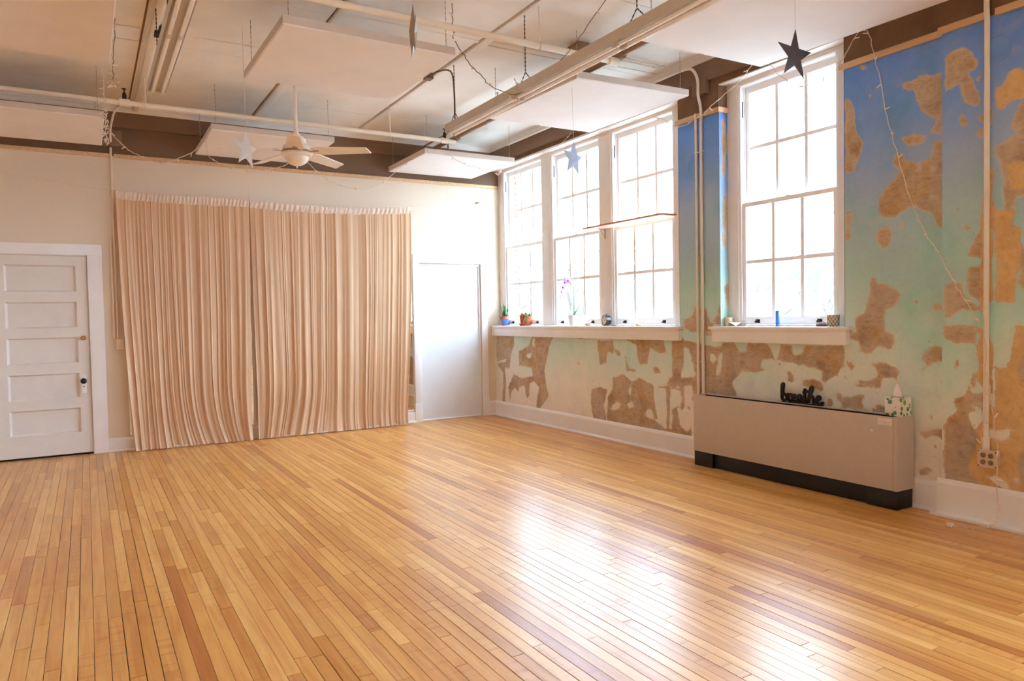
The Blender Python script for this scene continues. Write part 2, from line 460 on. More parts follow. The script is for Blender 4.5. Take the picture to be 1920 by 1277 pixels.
MURAL_WALL=[
('p',[-5352,2904,-5410,2850,-5423,2757,-5437,2638,-5486,2550,-5465,2439,-5408,2347,-5350,2344]),
('p',[-5772,2864,-5791,2883,-5865,2874,-5902,2893,-5997,2880,-6088,2865,-6089,2420,-6043,2494,-5997,2487,-5973,2510,-6002,2556,-6020,2592,-5973,2609,-5914,2659,-5890,2737,-5865,2814,-5816,2822]),
('p',[-5803,2355,-5877,2329,-5979,2333,-5994,2441,-6089,2426,-6089,1843,-6020,1884,-5991,1960,-5877,2035,-5815,2031,-5726,1976,-5608,2010,-5608,2135,-5661,2190,-5726,2241,-5771,2318,-5716,2328,-5727,2425,-5771,2416]),
('h',[-5961,2271,-5997,2282,-6026,2259,-5991,2242]),
('h',[-5883,2274,-5901,2294,-5916,2274,-5899,2256]),
('h',[-5961,2082,-5985,2096,-6006,2078,-5985,2061]),
('h',[-5979,2479,-6020,2499,-6054,2462,-6049,2429,-5997,2443]),
('p',[-5784,2516,-5865,2522,-5955,2482,-5914,2449,-5840,2447,-5797,2483]),
('p',[-5474,3088,-5502,3086,-5522,3063,-5495,3056]),
('p',[-5349,2076,-5399,2076,-5392,1985,-5377,1922,-5348,1925]),
('p',[-5758,1953,-5783,1948,-5783,1901,-5764,1891]),
('p',[-5594,1838,-5607,1894,-5647,1933,-5687,1922,-5703,1877,-5700,1828,-5647,1770]),
('p',[-5348,1955,-5391,1924,-5384,1866,-5348,1856]),
('p',[-5347,1725,-5363,1717,-5357,1658,-5347,1659]),
('p',[-5552,1585,-5579,1579,-5593,1534,-5673,1518,-5738,1478,-5770,1439,-5738,1378,-5686,1355,-5659,1361,-5646,1305,-5659,1179,-5718,1173,-5727,1105,-5685,1063,-5632,1090,-5592,1076,-5530,1020,-5467,1057,-5453,1124,-5381,1133,-5367,1162,-5439,1176,-5429,1281,-5496,1332,-5538,1447,-5545,1537]),
('p',[-5858,1412,-5889,1401,-5886,1381,-5862,1388]),
('p',[-5987,1373,-6043,1379,-6052,1342,-5997,1334]),
('p',[-3845,1060,-4129,1043,-4151,1083,-4284,1086,-4339,995,-4402,1012,-4423,1082,-4630,1086,-4684,1007,-4710,927,-4741,957,-4765,1082,-4868,1077,-4893,999,-4961,1002,-4994,1073,-5341,1085,-5336,949,-5276,865,-5176,802,-5137,815,-5153,872,-5090,912,-4927,922,-4790,945,-4683,962,-4592,947,-4554,894,-4606,862,-4497,838,-4361,841,-4280,766,-4243,709,-4299,643,-4298,573,-3780,525,-3839,630]),
('h',[-3989,967,-4032,984,-4064,937,-4036,896,-3992,910]),
('h',[-4107,987,-4139,988,-4127,844,-4090,770,-4062,792,-4085,906]),
('p',[-3636,1098,-3846,1074,-3849,531,-3769,524,-3735,622,-3641,648,-3495,655,-3502,1087]),
('h',[-3623,1038,-3718,1024,-3774,892,-3812,794,-3784,751,-3618,732]),
('h',[-3569,643,-3759,674,-3781,575,-3710,518,-3640,563,-3579,524]),
('p',[-3798,1391,-3850,1398,-3847,1176,-3790,1164,-3669,1211,-3675,1275,-3788,1325]),
('p',[-3884,1414,-3951,1388,-3993,1274,-4036,1218,-3970,1177,-3881,1168]),
('p',[-4142,1550,-4138,1239,-4010,1242,-4091,1329,-4120,1448]),
('p',[-3891,1862,-3925,1908,-3932,1616,-3905,1568]),
('p',[-3948,1169,-4046,1174,-4024,1148,-3947,1144]),
('p',[-3491,429,-3638,478,-3733,470,-3754,321,-3751,152,-3486,133]),
('h',[-3553,435,-3662,472,-3751,438,-3741,269,-3682,227,-3611,270]),
('p',[-5395,967,-5416,926,-5402,903,-5363,937,-5369,966]),
('p',[-5550,959,-5618,971,-5698,953,-5759,919,-5743,828,-5721,867,-5634,861,-5611,787,-5522,789,-5406,778,-5459,837,-5522,828,-5591,865,-5598,900]),
('p',[-6090,1078,-5997,1107,-5937,1061,-5919,1012,-5937,971,-5898,927,-5907,913,-5997,989,-6090,1017]),
('p',[-6090,902,-6044,878,-6069,830,-6041,816,-6090,808]),
('p',[-4824,870,-4875,844,-4895,785,-4837,784]),
('p',[-4959,804,-5090,822,-5153,775,-5163,732,-5025,752,-4964,759]),
('p',[-5191,685,-5230,682,-5240,623,-5188,618]),
('p',[-5320,710,-5379,699,-5423,722,-5494,724,-5480,668,-5522,620,-5317,619]),
('p',[-5542,635,-5604,667,-5678,662,-5678,611,-5542,616]),
('p',[-5268,719,-5316,736,-5298,675,-5272,683]),
('p',[-5328,848,-5351,863,-5358,843,-5336,835]),
('p',[-5900,513,-5973,539,-6090,551,-6090,461,-6056,473,-6020,502,-5925,477]),
('p',[-5973,631,-5987,630,-5985,613,-5971,614]),
('p',[-5991,446,-6009,437,-6003,418,-5991,426]),
('p',[-5900,262,-5961,285,-5985,265,-5931,219,-5900,219]),
('p',[-5991,368,-6011,365,-6003,348,-5990,354]),
('p',[-5574,761,-5618,761,-5604,744,-5574,744]),
('p',[-45,1099,-529,1105,-514,959,-439,838,-385,656,-255,661,-291,470,-255,176,-178,193,-228,587,-78,677,-33,823]),
('h',[-70,738,-308,780,-292,736,-79,707]),
('p',[-985,1088,-1462,1108,-1371,981,-1307,825,-1241,668,-1276,493,-1332,365,-1228,268,-1102,177,-1039,182,-1064,297,-1111,459,-1008,519,-900,489,-873,326,-806,293,-768,456,-632,423,-606,346,-516,414,-420,335,-391,208,-341,401,-500,584,-681,543,-989,586,-942,697,-633,704,-649,892,-874,968]),
('h',[-826,852,-957,884,-920,814,-868,803]),
('h',[-972,1061,-1040,1062,-1023,960,-977,970]),
('p',[-2323,1064,-2607,1073,-2595,931,-2496,951,-2477,830,-2359,795,-2337,946]),
('p',[-1900,1106,-2142,1105,-2039,1075,-1935,1081]),
('p',[-1934,805,-1997,796,-1954,782]),
('p',[-2816,1083,-3375,1102,-3428,964,-3321,956,-3191,1009,-3139,846,-3010,836,-2972,1040]),
('p',[-2792,923,-2853,798,-2972,773,-2938,753,-2823,756]),
('p',[-2605,993,-2710,958,-2739,902,-2664,918]),
('p',[-3227,814,-3293,826,-3338,767,-3239,743]),
('p',[-3550,1122,-3659,1124,-3654,853,-3617,783,-3572,986]),
('p',[-2211,521,-2359,556,-2492,543,-2418,360,-2471,179,-2350,171,-2219,200,-2184,378]),
('p',[-2582,669,-2764,718,-2908,649,-3021,697,-3237,636,-3234,510,-3288,298,-3230,295,-3360,239,-3338,169,-2954,149,-2722,180,-2471,189,-2500,465,-2579,549]),
('h',[-2537,333,-2638,420,-2733,410,-2651,325]),
('h',[-2848,551,-2902,639,-2882,507,-2847,505]),
('h',[-3082,315,-3185,425,-3235,292]),
('h',[-2816,408,-2903,444,-2931,391,-2844,364]),
('p',[-3263,623,-3543,662,-3619,613,-3542,620,-3473,618,-3451,229,-3420,225,-3412,614]),
('p',[-3469,726,-3622,769,-3620,677,-3413,663]),
('p',[-3224,219,-3632,230,-3631,161,-3460,178]),
('p',[-3591,662,-3664,684,-3660,446,-3599,423,-3626,545])]
MURAL_PIER=[
('p',[-6090,2769,-6099,2948,-6135,2970,-6200,2974,-6243,2936,-6286,2856,-6265,2817,-6228,2836,-6244,2770,-6286,2692,-6309,2598,-6265,2596,-6217,2633,-6190,2707,-6185,2754,-6135,2745,-6090,2735]),
('p',[-6174,2555,-6201,2573,-6236,2495,-6190,2498]),
('p',[-6279,2424,-6297,2466,-6325,2436,-6318,2390]),
('p',[-6318,2301,-6339,2351,-6351,2337,-6339,2285]),
('p',[-6297,2525,-6348,2534,-6359,2564,-6374,2560,-6374,2463,-6307,2478]),
('o',[-6394,2662,-6439,2673,-6468,2748,-6525,2749,-6601,2708,-6601,2543,-6517,2576,-6478,2565,-6439,2543,-6394,2547]),
('p',[-6601,2564,-6517,2544,-6480,2427,-6517,2353,-6602,2357]),
('p',[-6390,2316,-6479,2366,-6602,2347,-6604,1993,-6509,1997,-6480,1948,-6451,1923,-6429,2009,-6440,2115,-6420,2226,-6390,2251]),
('o',[-6337,2176,-6370,2194,-6391,1808,-6304,1818,-6319,1971,-6306,1994,-6339,2067]),
('o',[-6396,1938,-6451,1920,-6500,1945,-6481,1798,-6396,1808]),
('o',[-6450,2220,-6508,2220,-6603,2191,-6603,2045,-6480,2044,-6450,2113]),
('p',[-6085,1510,-6197,1507,-6214,1424,-6237,1390,-6312,1343,-6299,1324,-6203,1334,-6159,1312,-6086,1272]),
('p',[-6086,1229,-6192,1243,-6302,1226,-6270,1122,-6086,1132]),
('p',[-6235,1604,-6309,1607,-6343,1409,-6289,1397,-6246,1421,-6224,1503]),
('p',[-6245,1738,-6288,1812,-6311,1842,-6371,1836,-6371,1628,-6299,1666,-6235,1677]),
('o',[-6311,1831,-6376,1835,-6377,1373,-6341,1387,-6315,1254,-6304,1443,-6309,1610]),
('o',[-6391,1833,-6531,1817,-6534,1711,-6520,1595,-6501,1522,-6508,1371,-6392,1383]),
('p',[-6520,1680,-6605,1715,-6606,1495,-6530,1451]),
('o',[-6502,1232,-6607,1253,-6608,1064,-6473,994,-6483,1059]),
('o',[-6312,1204,-6377,1201,-6379,768,-6353,819,-6287,906,-6300,1030,-6287,1074]),
('p',[-6202,1877,-6245,1850,-6245,1828,-6207,1843]),
('o',[-6393,966,-6483,1021,-6608,1064,-6611,215,-6115,111,-6115,229,-6343,708,-6394,725]),
('p',[-6268,955,-6290,906,-6249,801,-6353,819,-6374,723,-6247,687,-6236,641,-6290,556,-6269,451,-6226,330,-6333,179,-6291,137,-6086,93,-6086,576,-6114,632,-6171,702,-6137,757,-6204,786,-6247,858]),
('h',[-6341,1387,-6397,1352,-6472,1378,-6502,1361,-6485,1146,-6454,987,-6414,974,-6388,1056,-6341,1209]),
('h',[-6343,585,-6399,587,-6455,616,-6487,615,-6480,570,-6435,531,-6394,542,-6348,541]),
('h',[-6252,739,-6342,751,-6353,721,-6269,707]),
('h',[-6344,294,-6395,314,-6456,292,-6478,253,-6456,232,-6395,259]),
('h',[-6495,322,-6534,334,-6544,298,-6505,280]),
('h',[-6344,125,-6396,170,-6446,169,-6496,125,-6344,91]),
('p',[-6150,966,-6170,1025,-6183,1023,-6170,967]),
('p',[-6532,1061,-6608,1074,-6609,852,-6523,889]),
('p',[-6514,466,-6610,502,-6611,215,-6535,220])]

# ------------------------------------------------------------------ room shell
RX0, RY0, CZ = -7.6, -14.0, 3.64         # far side wall, wall behind the camera, ceiling


def sdf_poly(P, poly):
    """signed distance (inside > 0) of points P (n,2) to a closed polygon"""
    d = np.full(len(P), 1e9); ins = np.zeros(len(P), bool); n = len(poly)
    for i in range(n):
        a = poly[i]; b = poly[(i+1) % n]; e = b-a; w = P-a
        t = np.clip((w@e)/max(e@e, 1e-12), 0, 1)[:, None]
        d = np.minimum(d, ((w-e*t)**2).sum(1))
        c = (a[1] > P[:, 1]) != (b[1] > P[:, 1])
        xs = a[0]+(P[:, 1]-a[1])*(b[0]-a[0])/((b[1]-a[1]) if abs(b[1]-a[1]) > 1e-12 else 1e-12)
        ins ^= c & (P[:, 0] < xs)
    d = np.sqrt(d)
    return np.where(ins, d, -d)


def patches(P, items):
    pl = np.full(len(P), -0.3); oc = np.full(len(P), -0.3)
    for k, q in items:
        poly = np.array(q, float).reshape(-1, 2)/1000
        lo, hi = poly.min(0)-0.2, poly.max(0)+0.2
        m = np.where(((P >= lo) & (P <= hi)).all(1))[0]
        if not len(m): continue
        s = sdf_poly(P[m], poly)
        if k == 'p': pl[m] = np.maximum(pl[m], s); oc[m] = np.minimum(oc[m], -s)
        elif k == 'o': pl[m] = np.maximum(pl[m], s); oc[m] = np.maximum(oc[m], s)
        else: pl[m] = np.minimum(pl[m], -s)
    return pl, oc


def lines(a, b, step, fixed):
    s = sorted({a, b} | {f for f in fixed if a <= f <= b}); out = []
    for p, q in zip(s, s[1:]):
        n = max(1, round((q-p)/step)); out += [p+(q-p)*i/n for i in range(n)]
    return out+[s[-1]]


def mural_wall(name, x, ya, yb, holes, items, extra=None):
    """a plastered face at X=x facing the room, on a fine grid; the flaked patches lie 4 mm deeper than the paint"""
    ys = lines(ya, yb, 0.024, [h[0] for h in holes]+[h[1] for h in holes]); zs = lines(0, CZ, 0.024, [1.20, 3.113, 3.345])
    Y, Z = np.meshgrid(ys, zs, indexing='ij'); P = np.stack([Y.ravel(), Z.ravel()], 1)
    pl, oc = patches(P, items)
    xo = x + 0.004*np.clip((pl+0.004)/0.012, 0, 1)
    vs = [(float(a), float(b), float(c)) for a, (b, c) in zip(xo, P)]; nz = len(zs); fs = []
    for i in range(len(ys)-1):
        for j in range(nz-1):
            cy, cz = (ys[i]+ys[i+1])/2, (zs[j]+zs[j+1])/2
            if any(h[0] < cy < h[1] and h[2] < cz < h[3] for h in holes): continue
            fs.append((i*nz+j, i*nz+j+1, (i+1)*nz+j+1, (i+1)*nz+j))
    pl, oc = list(pl), list(oc)
    if extra:                                                   # reveal faces: (origin, u vector, v vector, list of ellipses)
        for o, uu, vv, spots in extra:
            o, uu, vv = Vector(o), Vector(uu), Vector(vv); nu = max(1, round(uu.length/0.024)); nv = max(1, round(vv.length/0.024)); b0 = len(vs)
            for i in range(nu+1):
                for j in range(nv+1):
                    vs.append(tuple(o+uu*(i/nu)+vv*(j/nv))); uvv = (i/nu*uu.length, j/nv*vv.length); s = -0.3
                    for cx, cy, rx, ry in spots:
                        s = max(s, min(rx, ry)*(1-math.hypot((uvv[0]-cx)/rx, (uvv[1]-cy)/ry)))
                    pl.append(s); oc.append(-0.3)
            for i in range(nu):
                for j in range(nv):
                    a = b0+i*(nv+1)+j; fs.append((a, a+1, a+nv+2, a+nv+1))
    me = bpy.data.meshes.new(name); me.from_pydata(vs, [], fs)
    for an, dat in (('plaster', pl), ('ochre', oc)):
        at = me.attributes.new(an, 'FLOAT', 'POINT'); at.data.foreach_set('value', np.array(dat, dtype=np.float32))
    me.materials.append(MAT['mural']); me.update()
    o = bpy.data.objects.new(name, me); COL.objects.link(o)
    return o


rev_spots = [(0.06, 1.62, 0.035, 0.22), (0.05, 1.42, 0.03, 0.06), (0.07, 1.02, 0.04, 0.17), (0.05, 0.80, 0.03, 0.06), (0.08, 0.32, 0.03, 0.12), (0.07, 1.95, 0.02, 0.05)]
wall_right = mural_wall('wall_right', 0.0, -6.10, 0.0, OPEN, MURAL_WALL,
                        [((0, -4.127, 1.20), (0.13, 0, 0), (0, 0, 2.145), rev_spots), ((0, -5.341, 1.20), (0.13, 0, 0), (0, 0, 2.145), []), ((0, -3.616, 1.20), (0.13, 0, 0), (0, 0, 2.145), [])])
struct(wall_right, 'window wall with flaking blue and green mural over bare plaster', 'wall')
pier = mural_wall('pilaster', -0.045, -7.60, -6.074, [], MURAL_PIER, [((0, -6.074, 0), (-0.045, 0, 0), (0, 0, CZ), [(0.02, 2.55, 0.03, 0.16), (0.02, 1.3, 0.03, 0.15), (0.02, 0.3, 0.04, 0.25)])])
pier.parent = wall_right
pier['label'] = 'shallow pilaster with ochre and brown bare plaster patches'
core = MB()
ALL = sorted(OPEN+FILL_OPEN)
yy = RY0
for (a, b, z0, z1) in ALL:
    core.box((0.012, yy, 0), (0.42, a, CZ)); core.box((0.012, a, 0), (0.42, b, z0)); core.box((0.012, a, z1), (0.42, b, CZ)); yy = b
core.box((0.012, yy, 0), (0.42, 0.004, 1.2)).box((0.10, 0.004, 0), (0.418, 0.19, CZ-0.01))
core.build('wall_core', MAT['mortar'], wall_right)
MB().box((0.0, RY0, 0), (0.012, -7.60, 1.2)).box((0.0, RY0, 3.345), (0.012, -7.6, CZ)).box((0.0, -9.55, 1.2), (0.012, -8.95, 3.345)).box((0.0, -14.0, 1.2), (0.012, -13.3, 3.345)).box((0.0, -7.73, 1.2), (0.012, -7.6, 3.345)).build('wall_section', MAT['wall_plain'], wall_right)
beam = MB().box((-0.035, -6.08, 3.402), (0.0, 0, 3.57)).box((-0.075, RY0, 3.402), (-0.03, -6.074, 3.57)).build('upper_beam', MAT['brown'], wall_right)
MB().box((-0.06, -4.03, 3.29), (0.0, -3.86, 3.42), 0.004).build('beam_block', MAT['brown'], wall_right)

wb = MB()
for a, b in ((RX0, -5.66), (-4.81, -1.107), (-0.203, 0.42)): wb.box((a, 0, 0), (b, 0.2, CZ))
wb.box((-5.66, 0, 2.065), (-4.81, 0.2, CZ)).box((-1.107, 0, 2.06), (-0.203, 0.2, CZ)).box((RX0, 0.2, 0), (0.42, 0.26, CZ))
wall_back = struct(wb.build('wall_back', MAT['wall_back']), 'cream end wall with a brown band above the picture rail', 'wall')
MB().box((RX0, -0.028, 3.41), (-0.035, 0, 3.57)).build('upper_beam', MAT['brown'], wall_back)
MB().box((-4.66, -0.10, 3.20), (-4.45, -0.026, 3.36), 0.004).build('beam_block', MAT['brown'], wall_back)
struct(MB().box((RX0-0.2, RY0, 0), (RX0, 0.26, CZ)).build('wall_left', MAT['wall_back']), 'cream side wall outside the picture on the left', 'wall')
struct(MB().box((RX0-0.2, RY0-0.2, 0), (0.42, RY0, CZ)).build('wall_front', MAT['wall_back']), 'cream wall behind the camera', 'wall')

# ---- floor: narrow maple strips, each its own board; the 300 that show largest are parts
GAP = MB().box((RX0, RY0, -0.05), (0.0, 0.2, -0.010))
floor = struct(GAP.build('floor', MAT['heaterdark']), 'glossy honey coloured maple strip floor', 'floor')
floor.data.materials.clear(); floor.data.materials.append(plain('floor_joint', (70, 40, 20), 0.8, 0.1))


def screen(p):
    d = Vector(p)-Vector(CAMP); z = d.dot(_f)
    return None if z < 0.2 else (W_/2+FPX*d.dot(RGT)/z, H_/2-FPX*d.dot(UPV)/z)


PW = 0.0571
boards = []; rb = random.Random(11)
nrow = int((0.0-RX0)/PW)
for i in range(nrow+1):
    x1 = 0.0-i*PW; x0 = max(RX0, x1-PW); y = RY0-rb.random()*0.8
    while y < 0.12:
        L = rb.choice((0.4, 0.6, 0.8, 0.95, 1.1, 1.3, 1.5, 1.8, 2.1))*rb.uniform(0.85, 1.15); y2 = min(y+L, 0.12)
        if y2 > RY0: boards.append((x0, x1, max(y, RY0), y2))
        y = y2


def area_of(b):
    q = [screen((x, y, 0)) for x, y in ((b[0], b[2]), (b[1], b[2]), (b[1], b[3]), (b[0], b[3]))]
    if any(p is None for p in q): return 0
    q = [(min(max(p[0], 0), W_), min(max(p[1], 0), H_)) for p in q]
    return abs(sum(q[i][0]*q[(i+1) % 4][1]-q[(i+1) % 4][0]*q[i][1] for i in range(4)))/2


def board_geo(b, r):
    x0, x1, y0, y1 = b; g = 0.0007 if r.random() < 0.7 else 0.0016; e = 0.0009 if r.random() < 0.7 else 0.0018
    x0 += g; x1 -= g; y0 += e; y1 -= e; c = 0.0008; zt = r.uniform(-0.0005, 0.0003)
    s1, s2 = r.uniform(-0.0002, 0.0002), r.uniform(-0.0003, 0.0003)
    top = [(x0+c, y0+c, zt+s1+s2), (x1-c, y0+c, zt-s1+s2), (x1-c, y1-c, zt-s1-s2), (x0+c, y1-c, zt+s1-s2)]
    mid = [(x0, y0, zt-c), (x1, y0, zt-c), (x1, y1, zt-c), (x0, y1, zt-c)]
    bot = [(p[0], p[1], -0.0115) for p in mid]
    f = [(0, 1, 2, 3)] + [(4+i, 4+(i+1) % 4, (i+1) % 4, i) for i in range(4)] + [(8+i, 8+(i+1) % 4, 4+(i+1) % 4, 4+i) for i in range(4)]
    return top+mid+bot, f


def board_obj(name, bs, seed):
    r = random.Random(seed); vs = []; fs = []; cols = []
    for b in bs:
        v, f = board_geo(b, r); o = len(vs); vs += v; fs += [tuple(i+o for i in q) for q in f]
        c = (r.random(), r.random(), r.random(), 1.0); cols += [c]*12
    me = bpy.data.meshes.new(name); me.from_pydata(vs, [], fs)
    at = me.attributes.new('rnd', 'FLOAT_COLOR', 'POINT'); at.data.foreach_set('color', np.array(cols, dtype=np.float32).ravel())
    me.materials.append(MAT['floor']); me.update()
    o = bpy.data.objects.new(name, me); COL.objects.link(o); o.parent = floor
    return o


boards.sort(key=area_of, reverse=True)
for k, b in enumerate(boards[:300]): board_obj('plank', [b], 1000+k)
board_obj('smaller_planks', boards[300:], 5)['kind'] = 'stuff'

# ---- ceiling: square sheets of board with open joints and battens
GX = [-1.94+1.22*k for k in (2, 1, 0, -1, -2, -3, -4, -5)]
GX = [min(g, 0.0) for g in GX if g < 1.0]
ceiling = struct(MB().box((RX0-0.2, RY0-0.2, CZ+0.014), (0.42, 0.26, CZ+0.09)).build('ceiling', MAT['gap']), 'cream board ceiling in large squares with open joints', 'ceiling')
xs = sorted({0.0, RX0} | {-1.94+1.22*k for k in (1, 0, -1, -2, -3, -4)})
ysq = sorted({0.0, RY0} | {-0.85-1.22*k for k in range(12)})
rc = random.Random(3)
for i in range(len(xs)-1):
    for j in range(len(ysq)-1):
        dz = rc.uniform(-0.003, 0.003); b = MB()
        b.box((xs[i]+0.009, ysq[j]+0.004, CZ+dz), (xs[i+1]-0.009, ysq[j+1]-0.004, CZ+0.013))
        b.build('ceiling_sheet', MAT['ceiling'], ceiling)
for gx in (-1.94, -3.16, -4.37, -5.6): MB().box((gx+0.012, RY0, CZ-0.012), (gx+0.095, -0.02, CZ+0.002), 0.003).build('ceiling_batten', MAT['ceiling'], ceiling)
for (a, b, y0, y1) in ((-4.27, -3.17, -2.37, -2.10), (-3.06, -1.95, -3.36, -3.31), (-1.84, -0.02, -3.40, -3.32), (-5.5, -4.4, -2.37, -2.10)):
    MB().box((a, y0, CZ-0.010), (b, y1, CZ+0.002), 0.003).build('ceiling_batten', MAT['ceiling'], ceiling)
MB().box((-4.335, -5.2, CZ-0.05), (-4.285, -0.02, CZ-0.012), 0.006).build('ceiling_runner', MAT['pipe'], ceiling)


def crown(name, p, q, inward, label):
    """cove moulding between p and q along the top of a wall"""
    p, q, n = Vector(p), Vector(q), Vector(inward)
    prof = [(0, 0), (0.022, 0), (0.026, 0.012), (0.03, 0.03), (0.045, 0.055), (0.062, 0.066), (0.066, 0.085), (0, 0.085)]
    m = MB(); a = [p+n*d+Vector((0, 0, h)) for d, h in prof]; m.prism(a, q-p)
    return struct(m.build(name, MAT['crown']), label, 'moulding')


crown('trim_1', (RX0, 0, 3.555), (-0.0, 0, 3.555), (0, -1, 0), 'white crown moulding along the top of the cream end wall')
crown('trim_2', (0, 0, 3.555), (0, -6.074, 3.555), (-1, 0, 0), 'white crown moulding above the window wall')
crown('trim_3', (-0.045, -6.0, 3.555), (-0.045, RY0, 3.555), (-1, 0, 0), 'short crown moulding over the pilaster at the right')


def rail(n, a, b, label):
    m = MB().box(a, b, 0.006)
    return struct(m.build('trim_%d' % n, MAT['rail']), label, 'picture rail')


rail(4, (-7.6, -0.024, 3.092), (-4.565, 0, 3.132), 'tan wooden picture rail above the panelled door')
rail(5, (-4.53, -0.024, 3.092), (0.085, 0, 3.132), 'tan wooden picture rail above the tan curtains')
m = MB().box((-0.022, -3.945, 3.10), (0, -3.595, 3.145), 0.006)
struct(m.build('trim_6', MAT['rail']), 'short piece of tan rail left of the wall conduits', 'picture rail')
m = MB().box((-0.022, -4.14, 3.10), (0, -3.965, 3.145), 0.006).box((-0.022, -4.123, 3.10), (0.11, -4.145, 3.145), 0.005)
struct(m.build('trim_7', MAT['rail']), 'tan rail returning into the reveal of the single window', 'picture rail')
rail(8, (-0.022, -6.085, 3.10), (0, -5.31, 3.145), 'tan picture rail on the blue wall right of the single window')
rail(9, (-0.068, -6.36, 3.10), (-0.045, -6.055, 3.145), 'tan picture rail stub on the pilaster left of the pipe')
rail(10, (-0.068, -7.6, 3.10), (-0.045, -6.395, 3.145), 'tan picture rail on the pilaster right of the pipe')


def baseboard(name, a, b, n, h, label, th=0.02):
    a, b, n = Vector(a), Vector(b), Vector(n)
    prof = [(0, 0), (th+0.016, 0), (th+0.016, 0.01), (th+0.006, 0.022), (th, 0.026), (th, h-0.03), (th-0.006, h-0.012), (0.006, h), (0, h)]
    m = MB(); m.prism([a+n*d+Vector((0, 0, z)) for d, z in prof], b-a)
    return struct(m.build(name, MAT['white']), label, 'baseboard')


baseboard('baseboard_right', (0, 0, 0), (0, -6.09, 0), (-1, 0, 0), 0.20, 'white baseboard under the window wall, behind the beige heater')
baseboard('baseboard_pilaster', (-0.045, -6.05, 0), (-0.045, -7.6, 0), (-1, 0, 0), 0.24, 'scuffed taller white baseboard on the pilaster under the outlet box')
struct(MB().box((-0.12, -7.6, 0.0), (-0.065, -6.03, 0.022), 0.006).build('trim_11', MAT['white']), 'loose white shoe strip lying below the pilaster baseboard', 'trim')
baseboard('baseboard_back', (-4.672, 0, 0), (-1.197, 0, 0), (0, -1, 0), 0.145, 'white baseboard behind the curtains')
baseboard('baseboard_corner', (-0.115, 0, 0), (0.0, 0, 0), (0, -1, 0), 0.195, 'tiny white baseboard between blank doorway and corner')

# ---- doors
d1 = struct(empty('door_1', (0, 0, 0)), 'white five-panel door with brass deadbolt and black knob', 'door')
fr = MB(); ZP = [(0.239, 0.493), (0.598, 0.853), (0.958, 1.222), (1.321, 1.585), (1.689, 1.958)]
fr.box((-5.655, 0.004, 0.022), (-5.525, 0.046, 2.055)).box((-4.914, 0.004, 0.022), (-4.816, 0.046, 2.055))
zc = 0.022
for a, b in ZP+[(2.055, 0)]: fr.box((-5.525, 0.004, zc), (-4.914, 0.046, a)); zc = b
fr.build('door_frame', MAT['door'], d1)
for a, b in ZP:
    p = MB().box((-5.53, 0.030, a-0.006), (-4.91, 0.040, b+0.006))
    q0 = [(-5.525, 0.005, a), (-4.914, 0.005, a), (-4.914, 0.005, b), (-5.525, 0.005, b)]
    q1 = [(-5.505, 0.030, a+0.014), (-4.934, 0.030, a+0.014), (-4.934, 0.030, b-0.014), (-5.505, 0.030, b-0.014)]
    p.build('door_panel', MAT['door'], d1)
    MB().add(q0+q1, [(0, 1, 5, 4), (1, 2, 6, 5), (2, 3, 7, 6), (3, 0, 4, 7)]).build('panel_moulding', MAT['door'], d1)
Rn = Matrix.Rotation(PI/2, 4, 'X')          # lathe axis Z -> -Y, out of the wall
db = MB().lathe([(0.024, 0), (0.024, 0.006), (0.016, 0.010), (0.010, 0.014), (0.010, 0.022), (0.021, 0.028), (0.023, 0.036), (0.018, 0.042), (0.006, 0.043)], (-4.863, 0.004, 1.21), 16, Rn).build('deadbolt', MAT['brass'], d1)
db['label'] = 'round brass deadbolt'
pl = MB().box((-4.903, -0.002, 0.640), (-4.853, 0.006, 0.826), 0.004).box((-4.881, -0.003, 0.70), (-4.874, 0.0, 0.72)).build('escutcheon', MAT['white'], d1)
kn = MB().lathe([(0.016, 0), (0.012, 0.01), (0.011, 0.03), (0.024, 0.038), (0.03, 0.05), (0.027, 0.062), (0.012, 0.068)], (-4.878, -0.002, 0.768), 18, Rn).build('knob', MAT['blackknob'], d1); kn['label'] = 'black door knob'
MB().lathe([(0.004, 0), (0.006, 0.0015), (0.003, 0.002)], (-4.878, -0.002, 0.706), 10, Rn).build('keyhole', MAT['blackknob'], d1)
ca = MB().box((-4.808, -0.022, 0), (-4.672, 0, 2.063), 0.004).box((-5.80, -0.022, 0), (-5.663, 0, 2.063), 0.004).box((-5.80, -0.024, 2.063), (-4.672, 0, 2.175), 0.004)
ca.box((-4.814, 0, 0), (-4.806, 0.05, 2.06)).box((-5.664, 0, 0), (-5.657, 0.05, 2.06)).box((-5.66, 0, 2.057), (-4.81, 0.05, 2.064))
ca.build('door_casing', MAT['white'], d1)
MB().box((-5.66, 0.03, 0.0), (-4.81, 0.19, 0.004)).build('dark_gap_strip', MAT['heaterdark'], d1)  # black strip paints the shade in the gap under the door

d2 = struct(empty('door_2', (0, 0, 0)), 'blank white boarded doorway between curtain and window corner', 'door')
MB().box((-1.107, 0.03, 0.0), (-0.203, 0.06, 2.06)).build('door_board', MAT['doorboard'], d2)
ca = MB()
for a, b in ((-1.197, -1.107), (-0.203, -0.113)): ca.box((a, -0.022, 0.25), (b, 0, 2.06), 0.004)
ca.box((-1.197, -0.024, 2.06), (-0.113, 0, 2.175), 0.004).build('door_casing', MAT['white'], d2)
for a, b in ((-1.203, -1.10), (-0.21, -0.107)): MB().box((a, -0.028, 0), (b, 0, 0.25), 0.004).build('plinth_block', MAT['white'], d2)
st = MB().box((-0.226, 0.008, 0.012), (-0.209, 0.032, 2.04), 0.004).box((-1.101, 0.008, 0.012), (-1.084, 0.032, 2.04), 0.004).box((-1.101, 0.008, 2.035), (-0.209, 0.032, 2.054), 0.004)
st.build('door_stop', MAT['white'], d2)
